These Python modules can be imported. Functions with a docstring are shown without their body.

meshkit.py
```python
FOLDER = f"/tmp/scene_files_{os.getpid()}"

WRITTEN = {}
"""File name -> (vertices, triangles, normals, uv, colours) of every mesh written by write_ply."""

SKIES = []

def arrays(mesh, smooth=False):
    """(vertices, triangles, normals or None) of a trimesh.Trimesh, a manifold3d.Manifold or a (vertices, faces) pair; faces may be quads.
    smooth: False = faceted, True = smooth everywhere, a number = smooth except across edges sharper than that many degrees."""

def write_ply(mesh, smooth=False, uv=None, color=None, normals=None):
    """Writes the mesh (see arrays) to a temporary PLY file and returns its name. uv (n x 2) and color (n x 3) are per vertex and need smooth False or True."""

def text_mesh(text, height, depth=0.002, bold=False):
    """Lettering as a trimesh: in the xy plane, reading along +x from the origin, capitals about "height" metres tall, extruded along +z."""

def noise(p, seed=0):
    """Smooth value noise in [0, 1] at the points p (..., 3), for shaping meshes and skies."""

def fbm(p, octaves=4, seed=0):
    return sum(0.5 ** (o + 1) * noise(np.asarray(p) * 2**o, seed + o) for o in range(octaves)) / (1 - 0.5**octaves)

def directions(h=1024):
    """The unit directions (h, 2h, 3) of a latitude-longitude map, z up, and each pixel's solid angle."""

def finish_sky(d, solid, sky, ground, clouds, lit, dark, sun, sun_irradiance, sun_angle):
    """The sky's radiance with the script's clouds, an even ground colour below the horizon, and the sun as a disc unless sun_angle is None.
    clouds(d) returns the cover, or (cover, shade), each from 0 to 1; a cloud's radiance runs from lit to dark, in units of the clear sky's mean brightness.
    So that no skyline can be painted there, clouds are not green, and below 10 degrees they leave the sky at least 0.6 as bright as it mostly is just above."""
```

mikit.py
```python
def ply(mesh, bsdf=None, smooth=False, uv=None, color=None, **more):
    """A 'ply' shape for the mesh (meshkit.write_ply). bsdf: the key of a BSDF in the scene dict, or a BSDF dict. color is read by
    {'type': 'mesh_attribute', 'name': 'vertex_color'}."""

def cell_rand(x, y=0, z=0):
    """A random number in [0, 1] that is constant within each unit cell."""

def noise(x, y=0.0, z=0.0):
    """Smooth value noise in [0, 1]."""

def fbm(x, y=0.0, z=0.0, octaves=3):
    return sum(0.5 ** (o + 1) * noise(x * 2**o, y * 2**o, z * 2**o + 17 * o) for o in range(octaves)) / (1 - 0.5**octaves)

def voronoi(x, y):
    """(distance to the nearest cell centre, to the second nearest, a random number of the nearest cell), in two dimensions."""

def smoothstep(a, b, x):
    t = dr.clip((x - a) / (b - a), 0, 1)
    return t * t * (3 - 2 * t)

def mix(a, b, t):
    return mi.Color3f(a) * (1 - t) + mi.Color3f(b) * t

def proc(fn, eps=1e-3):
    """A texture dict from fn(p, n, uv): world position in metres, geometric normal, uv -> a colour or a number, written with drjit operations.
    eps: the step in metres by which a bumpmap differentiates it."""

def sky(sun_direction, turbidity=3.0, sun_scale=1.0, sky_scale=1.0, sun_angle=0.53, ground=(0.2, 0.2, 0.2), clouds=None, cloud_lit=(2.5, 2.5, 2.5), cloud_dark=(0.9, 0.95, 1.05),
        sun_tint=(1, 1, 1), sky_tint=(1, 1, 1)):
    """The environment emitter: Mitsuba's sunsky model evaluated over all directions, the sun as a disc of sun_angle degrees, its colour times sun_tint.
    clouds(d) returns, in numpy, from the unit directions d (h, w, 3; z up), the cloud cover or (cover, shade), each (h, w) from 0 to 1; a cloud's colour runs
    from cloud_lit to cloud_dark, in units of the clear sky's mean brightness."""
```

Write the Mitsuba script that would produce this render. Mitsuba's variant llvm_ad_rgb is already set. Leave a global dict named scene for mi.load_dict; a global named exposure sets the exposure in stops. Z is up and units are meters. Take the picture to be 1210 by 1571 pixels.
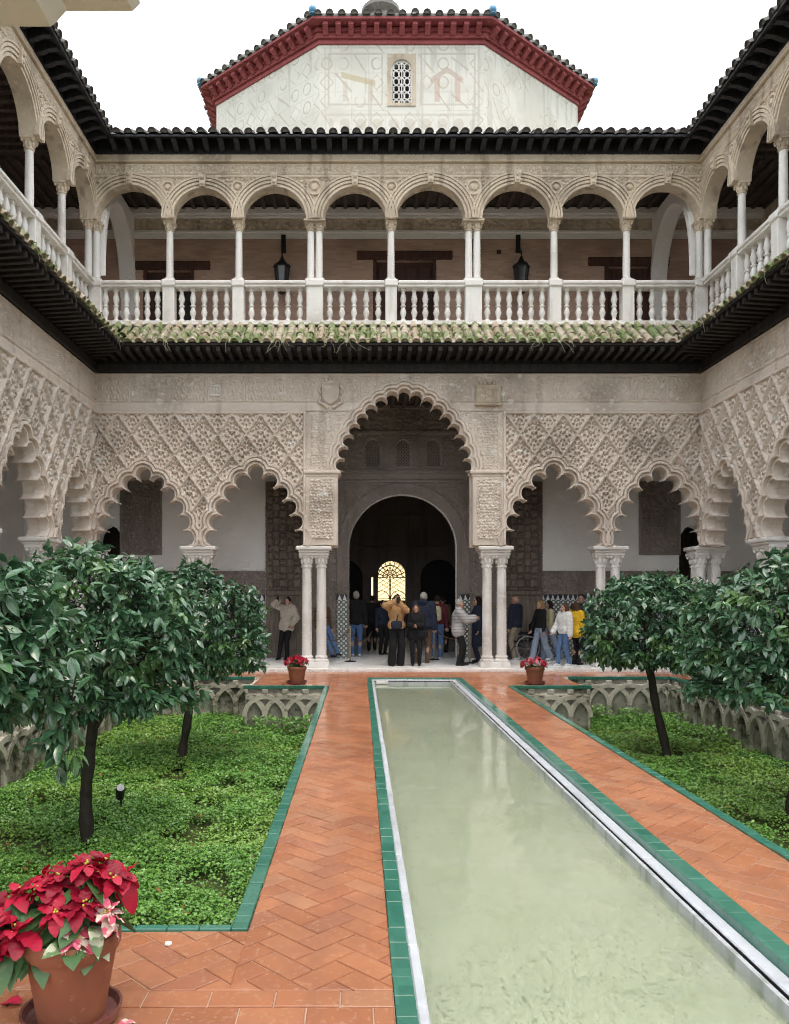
import math, random
import numpy as np, trimesh, shapely
import manifold3d as m3
from shapely.geometry import Polygon, Point, box as sbox, LineString
from shapely.ops import unary_union
import drjit as dr
import mitsuba as mi
import mikit, meshkit

T = mi.ScalarTransform4f
scene, labels, COUNT = {}, {}, {}
PI = math.pi
RNG = np.random.default_rng(7)

# ---------------------------------------------------------------- camera, sky, exposure
W_PX, H_PX, FOCAL = 1210.0, 1571.0, 1220.0
scene['camera'] = {
    'type': 'perspective', 'fov': 2 * math.degrees(math.atan(W_PX / 2 / FOCAL)), 'fov_axis': 'x',
    'principal_point_offset_x': -(552 - W_PX / 2) / W_PX, 'principal_point_offset_y': -(912 - H_PX / 2) / H_PX,
    'near_clip': 0.05, 'far_clip': 2000.0,
    'to_world': T().look_at(origin=[0, 0, 1.7], target=[0, 10, 1.7], up=[0, 0, 1])}
exposure = 2.95


def cloud_cover(d):
    """an even overcast, brighter towards the zenith"""
    n = meshkit.fbm(d * np.array([2.2, 2.2, 4.0]), octaves=4, seed=3)
    s = np.clip(d[..., 2], 0, 1)
    return np.ones(d.shape[:2]), np.clip(1 - (1 + 2 * s) / 3 + (n - .5) * .15, 0, 1) * 1.0


scene['sky'] = mikit.sky([0.15, -0.35, 0.93], turbidity=4, sun_scale=0.12, sun_angle=25, ground=(0.25, 0.22, 0.2), clouds=cloud_cover,
                         cloud_lit=(2.60, 2.74, 2.82), cloud_dark=(1.15, 1.24, 1.29))

# ---------------------------------------------------------------- names and entries


def number(k):
    n = COUNT.get(k, 0)
    COUNT[k] = n + 1
    return k if n == 0 else f'{k}_{n:03d}'


def thing(name, label, cat, group=None):
    k = number(name)
    labels[k] = {'label': label, 'category': cat}
    if group:
        labels[k]['group'] = group
    return k


def part(parent, name, shape, M=None, label=None, kind=None):
    k = number(parent + '__' + name)
    if M is not None:
        shape = {**shape, 'to_world': T(M)}
    scene[k] = shape
    if label or kind:
        labels[k] = {}
        if label:
            labels[k]['label'] = label
        if kind:
            labels[k]['kind'] = kind
    return k


def whole(name, shape, label, cat, group=None, M=None):
    k = thing(name, label, cat, group)
    scene[k] = shape if M is None else {**shape, 'to_world': T(M)}
    return k


def struct(name, shape, label=None):
    k = number(name)
    scene[k] = shape
    labels[k] = {'kind': 'structure'}
    if label:
        labels[k]['label'] = label
    return k


# ---------------------------------------------------------------- mesh helpers: a mesh is (vertices, triangles)


def cat(ms):
    vs, fs, at = [], [], 0
    for v, f in ms:
        v, f = np.asarray(v, float), np.asarray(f, int)
        if len(f) and f.shape[1] == 4:
            f = np.vstack([f[:, [0, 1, 2]], f[:, [0, 2, 3]]])
        vs.append(v)
        fs.append(f + at)
        at += len(v)
    return np.vstack(vs), np.vstack(fs)


def move(m, dx=0, dy=0, dz=0):
    return np.asarray(m[0], float) + [dx, dy, dz], m[1]


def xf(m, M):
    v = np.asarray(m[0], float) @ M[:3, :3].T + M[:3, 3]
    f = np.asarray(m[1])
    return v, (f[:, ::-1] if np.linalg.det(M[:3, :3]) < 0 else f)


def mat(t=(0, 0, 0), rz=0.0, s=1.0, rx=0.0, ry=0.0):
    cz, sz, cx, sx, cy, sy = math.cos(rz), math.sin(rz), math.cos(rx), math.sin(rx), math.cos(ry), math.sin(ry)
    R = np.array([[cz, -sz, 0], [sz, cz, 0], [0, 0, 1.0]]) @ np.array([[cy, 0, sy], [0, 1, 0], [-sy, 0, cy]]) @ np.array([[1, 0, 0], [0, cx, -sx], [0, sx, cx]])
    M = np.eye(4)
    M[:3, :3] = R * (np.asarray(s) if np.ndim(s) else s)
    M[:3, 3] = t
    return M


BOXF = np.array([[0, 2, 3], [0, 3, 1], [4, 5, 7], [4, 7, 6], [0, 1, 5], [0, 5, 4], [2, 6, 7], [2, 7, 3], [0, 4, 6], [0, 6, 2], [1, 3, 7], [1, 7, 5]])


def box(x0, x1, y0, y1, z0, z1):
    return np.array([[x, y, z] for z in (z0, z1) for y in (y0, y1) for x in (x0, x1)], float), BOXF


def hull(pts):
    h = trimesh.convex.convex_hull(np.asarray(pts, float))
    return np.array(h.vertices), np.array(h.faces)


def cbox(x0, x1, y0, y1, z0, z1, c=0.01):
    p = []
    for x, sx in ((x0, 1), (x1, -1)):
        for y, sy in ((y0, 1), (y1, -1)):
            for z, sz in ((z0, 1), (z1, -1)):
                p += [(x + sx * c, y + sy * c, z), (x + sx * c, y, z + sz * c), (x, y + sy * c, z + sz * c)]
    return hull(p)


def extr(poly, h0, h1):
    """shapely polygon (x, y) extruded along z"""
    out = []
    for g in getattr(poly, 'geoms', [poly]):
        if g.geom_type != 'Polygon' or g.area < 1e-7:
            continue
        m = trimesh.creation.extrude_polygon(g, h1 - h0, engine='earcut')
        out.append((np.array(m.vertices) + [0, 0, h0], np.array(m.faces)))
    return cat(out)


def extr_xz(poly, y0, y1):
    """polygon in (x, z) extruded along y"""
    v, f = extr(poly, y0, y1)
    return v[:, [0, 2, 1]], f[:, ::-1]


def lathe(prof, n=24, closed=True):
    """profile of (r, z), bottom to top"""
    p = list(prof)
    if closed:
        p = [(0, p[0][1])] + p + [(0, p[-1][1])]
    p = np.array(p, float)
    a = np.arange(n) * 2 * PI / n
    v = np.stack([p[:, None, 0] * np.cos(a), p[:, None, 0] * np.sin(a), np.repeat(p[:, 1:2], n, 1)], -1).reshape(-1, 3)
    i, j = np.meshgrid(np.arange(len(p) - 1), np.arange(n), indexing='ij')
    q = np.stack([i * n + j, i * n + (j + 1) % n, (i + 1) * n + (j + 1) % n, (i + 1) * n + j], -1).reshape(-1, 4)
    f = np.vstack([q[:, [0, 1, 2]], q[:, [0, 2, 3]]])
    good = np.array([np.linalg.norm(np.cross(v[b] - v[a_], v[c] - v[a_])) > 1e-12 for a_, b, c in f])
    return v, f[good]


def tube(points, radii, n=8, caps=True):
    p = np.asarray(points, float)
    r = np.broadcast_to(radii, (len(p),))
    t = np.gradient(p, axis=0)
    t /= np.linalg.norm(t, axis=1, keepdims=True) + 1e-12
    a = np.zeros_like(p)
    ref = np.array([0, 0, 1.0]) if abs(t[0, 2]) < 0.9 else np.array([1.0, 0, 0])
    for i in range(len(p)):
        x = np.cross(t[i], ref)
        x /= np.linalg.norm(x) + 1e-12
        a[i] = x
        ref = np.cross(x, t[i])
    b = np.cross(t, a)
    an = np.arange(n) * 2 * PI / n
    v = p[:, None] + r[:, None, None] * (np.cos(an)[None, :, None] * a[:, None] + np.sin(an)[None, :, None] * b[:, None])
    i, j = np.meshgrid(np.arange(len(p) - 1), np.arange(n), indexing='ij')
    q = np.stack([i * n + j, i * n + (j + 1) % n, (i + 1) * n + (j + 1) % n, (i + 1) * n + j], -1).reshape(-1, 4)[:, ::-1]
    v = v.reshape(-1, 3)
    f = np.vstack([q[:, [0, 1, 2]], q[:, [0, 2, 3]]])
    if caps:
        k = len(v)
        v = np.vstack([v, p[:1], p[-1:]])
        j = np.arange(n)
        e = (len(p) - 1) * n
        f = np.vstack([f, np.stack([j, (j + 1) % n, j * 0 + k], 1), np.stack([e + (j + 1) % n, e + j, j * 0 + k + 1], 1)])
    return v, f


def bar(p0, p1, w, h):
    """a straight rectangular bar from p0 to p1: w sideways, h upwards"""
    p0, p1 = np.array(p0, float), np.array(p1, float)
    t = (p1 - p0) / np.linalg.norm(p1 - p0)
    s = np.cross(t, [0, 0, 1.0])
    s = s / np.linalg.norm(s) if np.linalg.norm(s) > 1e-6 else np.array([1.0, 0, 0])
    u = np.cross(s, t)
    return hull([q + a * s * w / 2 + b * u * h / 2 for q in (p0, p1) for a in (-1, 1) for b in (-1, 1)])


def sph(c, r, n=2):
    m = trimesh.creation.icosphere(n)
    return np.array(m.vertices) * r + np.asarray(c), np.array(m.faces)


def hf(u0, u1, z0, z1, step, fun, cut=None, y=0.0):
    """relief panel: a grid over (u, z) whose height fun(u, z) stands out towards -y"""
    nu, nz = int(round((u1 - u0) / step)) + 1, int(round((z1 - z0) / step)) + 1
    U, Z = np.meshgrid(np.linspace(u0, u1, nu), np.linspace(z0, z1, nz))
    H = fun(U, Z)
    v = np.stack([U, y - H, Z], -1).reshape(-1, 3)
    i, j = np.meshgrid(np.arange(nz - 1), np.arange(nu - 1), indexing='ij')
    i, j = i.ravel(), j.ravel()
    q = np.stack([i * nu + j, i * nu + j + 1, (i + 1) * nu + j + 1, (i + 1) * nu + j], 1)
    if cut is not None:
        c = v[q].mean(1)
        q = q[~shapely.contains_xy(cut, c[:, 0], c[:, 2])]
    used = np.unique(q)
    new = np.full(len(v), -1)
    new[used] = np.arange(len(used))
    q = new[q]
    return v[used], np.vstack([q[:, [0, 1, 2]], q[:, [0, 2, 3]]])


def P(mesh, bsdf, smooth=False, **kw):
    return mikit.ply(mesh, bsdf, smooth=smooth, **kw)


# ---------------------------------------------------------------- materials
noise, fbm, cell_rand, sstep, mixc = mikit.noise, mikit.fbm, mikit.cell_rand, mikit.smoothstep, mikit.mix


def bark_bump(p, n, uv):
    return 0.012 * fbm(p.x * 60, p.y * 60, p.z * 14, 3)


def material(name, color, rough=0.7, spec=0.3, bump=None, bump_scale=1.0, eps=2e-3, two=True, **kw):
    b = {'type': 'principled', 'base_color': mikit.proc(color) if callable(color) else {'type': 'rgb', 'value': list(color)}, 'specular': spec,
         'roughness': mikit.proc(rough) if callable(rough) else rough, **kw}
    if bump is not None:
        b = {'type': 'bumpmap', 'height': mikit.proc(bump, eps=eps), 'scale': bump_scale, 'bsdf': b}
    scene[name] = {'type': 'twosided', 'bsdf': b} if two else b


def stoneish(base, dark, light, f=1.0, streaks=0.5, spots=0.0):
    def fn(p, n, uv):
        a = fbm(p.x * 0.9 * f, p.y * 0.9 * f, p.z * 0.8 * f, 4)
        b = fbm(p.x * 14 * f, p.y * 14 * f, p.z * 14 * f, 3)
        s = fbm(p.x * 6 * f, p.y * 6 * f, p.z * 0.55 * f + 3, 3)
        c = mixc(base, dark, sstep(0.5, 0.78, a) * 0.75)
        c = mixc(c, light, sstep(0.55, 0.75, b) * 0.55)
        c = mixc(c, dark, sstep(0.52, 0.75, s) * streaks)
        return mixc(c, (0.78, 0.76, 0.74), sstep(0.80, 0.86, noise(p.x * 5.3 * f + 3, p.y * 5.3 * f, p.z * 5.3 * f)) * spots)
    return fn


material('mat_stucco', stoneish((0.665, 0.575, 0.51), (0.42, 0.345, 0.295), (0.73, 0.655, 0.595), spots=0.6), 0.75, 0.25)
material('mat_upper_stone', stoneish((0.60, 0.505, 0.40), (0.33, 0.265, 0.205), (0.70, 0.62, 0.52), streaks=.75), 0.75, 0.25)
material('mat_marble', stoneish((0.72, 0.695, 0.675), (0.47, 0.42, 0.385), (0.78, 0.765, 0.75), 1.2, 0.5), 0.35, 0.4)
material('mat_pool_marble', stoneish((0.50, 0.515, 0.56), (0.33, 0.34, 0.36), (0.60, 0.615, 0.66), 1.5, 0.3), 0.3, 0.4)
material('mat_pool_side', stoneish((0.40, 0.41, 0.44), (0.20, 0.22, 0.18), (0.48, 0.49, 0.52), 1.5, 0.6), 0.4, 0.4)
material('mat_floor_marble', stoneish((0.70, 0.70, 0.71), (0.58, 0.575, 0.58), (0.77, 0.77, 0.78), 1.0, 0.1), 0.22, 0.5)
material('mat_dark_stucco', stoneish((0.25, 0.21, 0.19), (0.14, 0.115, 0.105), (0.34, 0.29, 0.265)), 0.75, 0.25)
material('mat_plaster', stoneish((0.80, 0.775, 0.76), (0.71, 0.685, 0.665), (0.84, 0.82, 0.805), 0.7, 0.2), 0.85, 0.15)


def wood_fn(base, dark, f=1.0):
    def fn(p, n, uv):
        a = fbm(p.x * 30 * f, p.y * 30 * f, p.z * 2.5 * f, 3)
        b = fbm(p.x * 1.5, p.y * 1.5, p.z * 1.5, 3)
        return mixc(base, dark, sstep(0.35, 0.7, a * 0.6 + b * 0.4))
    return fn


material('mat_black_wood', wood_fn((0.030, 0.026, 0.026), (0.016, 0.014, 0.015)), 0.6, 0.3)
material('mat_eave_wood', wood_fn((0.030, 0.030, 0.040), (0.014, 0.014, 0.019)), 0.5, 0.35)
material('mat_door', wood_fn((0.18, 0.14, 0.115), (0.10, 0.078, 0.065)), 0.6, 0.3)
material('mat_red_door', wood_fn((0.090, 0.040, 0.030), (0.050, 0.024, 0.020)), 0.6, 0.3)
material('mat_ceiling', wood_fn((0.10, 0.080, 0.068), (0.055, 0.044, 0.038)), 0.7, 0.2)


def tile_fn(p, n, uv):
    a = fbm(p.x * 5, p.y * 5, p.z * 5, 3)
    b = fbm(p.x * 26, p.y * 26, p.z * 26, 3)
    r = cell_rand(p.x * 4.4 + 0.3, p.y * 4.4, 0)
    c = mixc((0.37, 0.28, 0.21), (0.46, 0.41, 0.33), r)
    c = mixc(c, (0.12, 0.19, 0.055), sstep(0.42, 0.62, a) * 0.8)
    return mixc(c, (0.20, 0.18, 0.14), sstep(0.55, 0.7, b) * 0.6)


material('mat_mossy_tile', tile_fn, 0.7, 0.3)
material('mat_dark_tile', stoneish((0.115, 0.105, 0.105), (0.05, 0.048, 0.05), (0.20, 0.18, 0.165), 3.0, 0.4), 0.55, 0.35)
material('mat_tower_tile', stoneish((0.23, 0.21, 0.205), (0.11, 0.105, 0.105), (0.34, 0.31, 0.29), 3.0, 0.4), 0.55, 0.35)
material('mat_red_cornice', stoneish((0.36, 0.095, 0.105), (0.24, 0.06, 0.068), (0.42, 0.15, 0.155), 2.0, 0.4), 0.8, 0.2)
material('mat_blue_glaze', (0.12, 0.30, 0.50), 0.15, 0.6)


def brickwall_fn(p, n, uv):
    u = p.x + p.y
    row = dr.floor(p.z / 0.066)
    fu = (u + 0.5 * 0.28 * (row - 2 * dr.floor(row / 2))) / 0.28
    du, dv = fu - dr.floor(fu), p.z / 0.066 - row
    m = dr.maximum(sstep(0.05, 0.0, du), dr.maximum(sstep(0.2, 0.06, dv), sstep(0.8, 0.94, dv)))
    c = mixc((0.42, 0.265, 0.205), (0.52, 0.36, 0.295), cell_rand(dr.floor(fu), row, 4))
    return mixc(mixc(c, (0.44, 0.35, 0.29), m * 0.75), (0.20, 0.13, 0.11), sstep(0.5, 0.75, fbm(p.x, p.y, p.z, 3)) * 0.5)


material('mat_brick_wall', brickwall_fn, 0.85, 0.15)


def brick_fn(tone):
    def fn(p, n, uv):
        a = fbm(p.x * 3.2, p.y * 3.2, p.z, 3)
        b = fbm(p.x * 55, p.y * 55, p.z * 55, 3)
        c = mixc([t * 0.80 for t in tone], [t * 1.15 for t in tone], a)
        c = mixc(c, (0.44, 0.26, 0.17), sstep(0.6, 0.8, b) * 0.45)
        return mixc(c, (0.26, 0.11, 0.07), sstep(0.5, 0.8, fbm(p.x * 5 + 5, p.y * 2.5, p.z, 4)) * 0.45)
    return fn


def wet_rough(p, n, uv):
    w = sstep(0.40, 0.62, fbm(p.x * 1.1, p.y * 0.8, 0, 3))
    return 0.27 - 0.18 * w + 0.07 * noise(p.x * 40, p.y * 40, 0)


TONES = [(0.375, 0.150, 0.076), (0.395, 0.162, 0.084), (0.345, 0.130, 0.065), (0.385, 0.174, 0.096), (0.335, 0.133, 0.076)]
for i, t in enumerate(TONES):
    material(f'mat_paver_{i}', brick_fn(t), wet_rough, 0.5)
material('mat_mortar', stoneish((0.46, 0.34, 0.26), (0.30, 0.22, 0.17), (0.52, 0.42, 0.34), 4.0, 0.2), 0.5, 0.4)


def green_fn(p, n, uv):
    a = fbm(p.x * 7, p.y * 7, p.z * 7, 3)
    r = cell_rand(p.x * 6.1, p.y * 6.1, 0)
    return mixc((0.022, 0.115, 0.082), (0.065, 0.195, 0.145), 0.5 * a + 0.5 * r)


material('mat_green_tile', green_fn, 0.12, 0.6)


def pool_fn(p, n, uv):
    a = fbm(p.x * 1.3, p.y * 0.6, 0, 4)
    b = fbm(p.x * 18, p.y * 9, 1, 3)
    c = mixc((0.45, 0.485, 0.365), (0.52, 0.555, 0.43), a)
    c = mixc(c, (0.55, 0.57, 0.49), sstep(0.52, 0.72, fbm(p.x * 1.6 + 7, p.y * 6, 3, 4)) * 0.35)
    c = mixc(c, (0.13, 0.15, 0.08), sstep(0.68, 0.78, fbm(p.x * 90, p.y * 50, 1, 2)) * sstep(.42, .6, fbm(p.x * 1.5, p.y * 1.5, 8, 2)) * 0.6)
    return mixc(c, (0.36, 0.39, 0.25), sstep(0.60, 0.75, b) * 0.25)


material('mat_pool_floor', pool_fn, 0.8, 0.1)


def ripple(p, n, uv):
    return 0.0009 * fbm(p.x * 7, p.y * 4, 0, 2) + 0.00025 * noise(p.x * 38, p.y * 26, 0)


scene['mat_water'] = {'type': 'bumpmap', 'height': mikit.proc(ripple, eps=4e-3), 'scale': 1.0, 'bsdf': {'type': 'dielectric', 'int_ior': 1.33, 'ext_ior': 1.0}}


def retain_fn(p, n, uv):
    a = fbm(p.x * 2.2, p.y * 2.2, p.z * 2.2, 4)
    b = fbm(p.x * 16, p.y * 16, p.z * 16, 3)
    c = mixc((0.50, 0.46, 0.39), (0.33, 0.30, 0.245), sstep(0.4, 0.7, a))
    c = mixc(c, (0.09, 0.09, 0.06), sstep(0.51, 0.70, b * 0.5 + a * 0.5) * 0.85)
    return mixc(c, (0.08, 0.13, 0.035), sstep(0.40, 0.65, fbm(p.x * 5, p.y * 5, p.z * 5 + 9, 3)) * sstep(-0.45, -0.85, p.z) * 0.9)


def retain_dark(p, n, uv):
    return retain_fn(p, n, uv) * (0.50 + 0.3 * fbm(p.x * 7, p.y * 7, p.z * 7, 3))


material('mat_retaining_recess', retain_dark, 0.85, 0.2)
material('mat_retaining', retain_fn, 0.85, 0.2)
material('mat_soil', stoneish((0.07, 0.085, 0.03), (0.03, 0.04, 0.015), (0.10, 0.13, 0.045), 3.0, 0.2), 0.95, 0.1)


def azulejo_fn(p, n, uv):
    """far-off tile mosaic: interlaced stars in cobalt, green, ochre and white"""
    u, v = (p.x + p.y) / 0.125, p.z / 0.125
    a = dr.abs(dr.sin(PI * (u + v))) * dr.abs(dr.sin(PI * (u - v)))
    s = dr.abs(dr.sin(2 * PI * u)) * dr.abs(dr.sin(2 * PI * v))
    c = mixc((0.62, 0.63, 0.63), (0.07, 0.085, 0.13), sstep(0.30, 0.42, a))
    c = mixc(c, (0.10, 0.16, 0.14), sstep(0.62, 0.75, s))
    c = mixc(c, (0.30, 0.22, 0.09), sstep(0.75, 0.85, a))
    z = (p.z - 1.56) / 0.14
    f = (p.x + p.y) / 0.13
    tri = dr.abs(f - dr.floor(f) - 0.5) * 2
    fr = mixc((0.02, 0.022, 0.035), (0.62, 0.62, 0.62), dr.select(tri > 0.25 + 0.75 * z, 1.0, 0.0))
    return mi.Color3f(dr.select(z > 0, fr, c))


material('mat_azulejo', azulejo_fn, 0.2, 0.5)
material('mat_iron', (0.012, 0.012, 0.013), 0.5, 0.4)
material('mat_dark_glass', (0.03, 0.035, 0.035), 0.15, 0.6)
# ================================================================ the palace: three carved facades round the court
XL, XR, YB = -5.98, 7.70, 17.9          # court side planes of the left, right and back walls
FACES = {'back': mat((0, YB, 0)), 'left': mat((XL, 0, 0), PI / 2), 'right': mat((XR, 0, 0), -PI / 2)}
U0S = 11.0                              # side walls carry relief from here to the corner


def lobed(cx, z0, hw, h, n, a=1.7, b=0.72):
    """many-lobed pointed arch opening above its springing"""
    s = np.linspace(0, 1, 300)
    x, z = hw * (1 - s ** a) ** b, z0 + h * s
    pts = np.vstack([np.stack([cx - x, z], 1), np.stack([cx + x, z], 1)[::-1][1:]])
    L = np.r_[0, np.cumsum(np.linalg.norm(np.diff(pts, axis=0), axis=1))]
    N = 2 * n + 1
    at = (np.arange(N) + 0.5) / N * L[-1]
    C = np.stack([np.interp(at, L, pts[:, k]) for k in (0, 1)], 1)
    r = L[-1] / N * 0.484
    base = Polygon(pts).buffer(-.15 * L[-1] / N)
    base = unary_union([base, sbox(cx - hw + .15 * L[-1] / N, z0, cx + hw - .15 * L[-1] / N, z0 + .1)])
    return unary_union([base] + [Point(*c).buffer(r, 12) for c in C]).intersection(sbox(cx - 9, z0, cx + 9, z0 + 9)).buffer(0.002)


def round_arch(cx, z0, hw, z_low=None, n=40):
    a = np.linspace(0, PI, n)
    pts = [(cx + hw * math.cos(t), z0 + hw * math.sin(t)) for t in a]
    if z_low is not None:
        pts = [(cx + hw, z_low)] + pts + [(cx - hw, z_low)]
    return Polygon(pts)


# relief patterns (metres standing out of the wall)
HOLES = [(0, .37, .026, .036, 0), (.060, .275, .040, .024, .7), (.150, .225, .046, .026, -.45), (.070, .165, .024, .040, -.5), (.155, .120, .044, .026, .35), (.285, .075, .044, .024, -.6), (.085, .035, .024, .038, .5),
         (.245, -.035, .044, .026, .3), (.130, -.065, .042, .026, -.5), (.215, -.165, .042, .026, -.55), (.060, -.165, .028, .040, .45), (.125, -.245, .040, .024, .5), (0, -.275, .024, .034, 0), (.035, -.375, .026, .026, 0)]


def sebka(u, z, px=0.64, pz=0.91, u0=0.0, z0=5.74):
    a, b = (u - u0) / px + (z - z0) / pz, (u - u0) / px - (z - z0) / pz
    wob = 0.010 * np.sin(2 * PI * z / 0.11)
    L = 1 / math.hypot(1 / px, 1 / pz)
    d = np.minimum(np.abs(a - np.round(a)), np.abs(b - np.round(b))) * L + wob * 0.5
    fa, fb = a - np.floor(a) - .5, b - np.floor(b) - .5
    rnd = meshkit.noise(np.stack([np.floor(a) * 7.3, np.floor(b) * 5.1, 0 * a], -1), 5)
    x, y = np.abs(fa + fb) / 2 + 0.012 * meshkit.noise(np.stack([u * 9, z * 9, 0 * u], -1), 2), (fa - fb) / 2 + 0.012 * (rnd - .5)
    h = 0.052 + 0.006 * np.cos(x * 38) * np.cos(y * 30)
    r = np.hypot(x * px, (y - 0.0) * pz)
    h = h + 0.018 * np.exp(-((r - .080) / .016) ** 2) - .10 * np.clip((.034 - r) / .01, 0, 1)
    for hx, hy, rx, ry, t in HOLES:
        dx, dy = x - hx, y - hy
        e = np.hypot((dx * math.cos(t) + dy * math.sin(t)) / rx, (-dx * math.sin(t) + dy * math.cos(t)) / ry)
        h = h - 0.17 * np.clip((1.16 - e) / 0.20, 0, 1)
    rib = np.clip((0.029 - d) / 0.009, 0, 1)
    wear = meshkit.fbm(np.stack([u * 3, z * 3, 0 * u], -1), 3, 8)
    return np.maximum(np.where(h > 0, h * (0.75 + 0.5 * wear), np.maximum(h, -.125)), rib * (0.096 + 0.012 * (d > .010) + 0.006 * np.sin(2 * PI * (u + z) / 0.05))) + 0.004 * meshkit.noise(np.stack([u * 30, z * 30, 0 * u], -1), 4) + 0.012


def arabesque(s=0.13, amp=0.018):
    def fn(u, z):
        a = np.sin(2 * PI * u / s + 1.7 * np.sin(2 * PI * z / (1.35 * s))) * np.sin(2 * PI * z / s + 1.5 * np.sin(2 * PI * u / (1.15 * s)))
        n = meshkit.fbm(np.stack([u * 11, z * 11, 0 * u], -1), 3, 6)
        return amp * np.clip(0.55 + a * 1.3, 0, 1) * (0.5 + n) + 0.006 * n + 0.006
    return fn


def frieze_relief(zb, zt, panel=0.86, phase=0.0):
    ara = arabesque(0.095, 0.026)

    def fn(u, z):
        t = (z - zb) / (zt - zb)
        q = (u + phase) / panel
        k = np.floor(q)
        w = q - k
        n = meshkit.fbm(np.stack([u * 7, z * 7, 0 * u], -1), 3, 9)
        edge = np.minimum(np.minimum(w, 1 - w) * panel, np.minimum(t - .24, .93 - t) * (zt - zb))
        kuf = 0.026 * (np.sin(2 * PI * u / 0.07 + 2.2 * np.sin(2 * PI * z / .21) + k) > 0.15) * (np.sin(2 * PI * z / 0.19 + 1.3 * np.sin(2 * PI * u / .16)) > -0.35)
        inner = np.where(np.mod(k, 2) == 0, ara(u, z), kuf + 0.006 + .004 * n)
        h = np.where(edge > 0.035, inner, np.where(edge > 0.012, 0.036, 0.010))
        low = 0.010 + 0.014 * (t < .19) * (t > .015) + 0.006 * n
        h = np.where(t < .22, low + 0.006 * ara(u, z) / .026 * (t < .19), h)
        return np.where(t > .95, 0.03, h) + 0.003 * n
    return fn


def scroll(u, z):
    a = np.sin(2 * PI * (u + 0.10 * np.sin(2 * PI * z / 0.31)) / 0.21) * np.sin(2 * PI * (z + 0.08 * np.sin(2 * PI * u / 0.27)) / 0.19)
    n = meshkit.fbm(np.stack([u * 12, z * 12, 0 * u], -1), 3, 12)
    return 0.042 * np.clip(0.45 + 1.4 * a, 0, 1) * (0.45 + n) + 0.008 * n + 0.004


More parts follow.
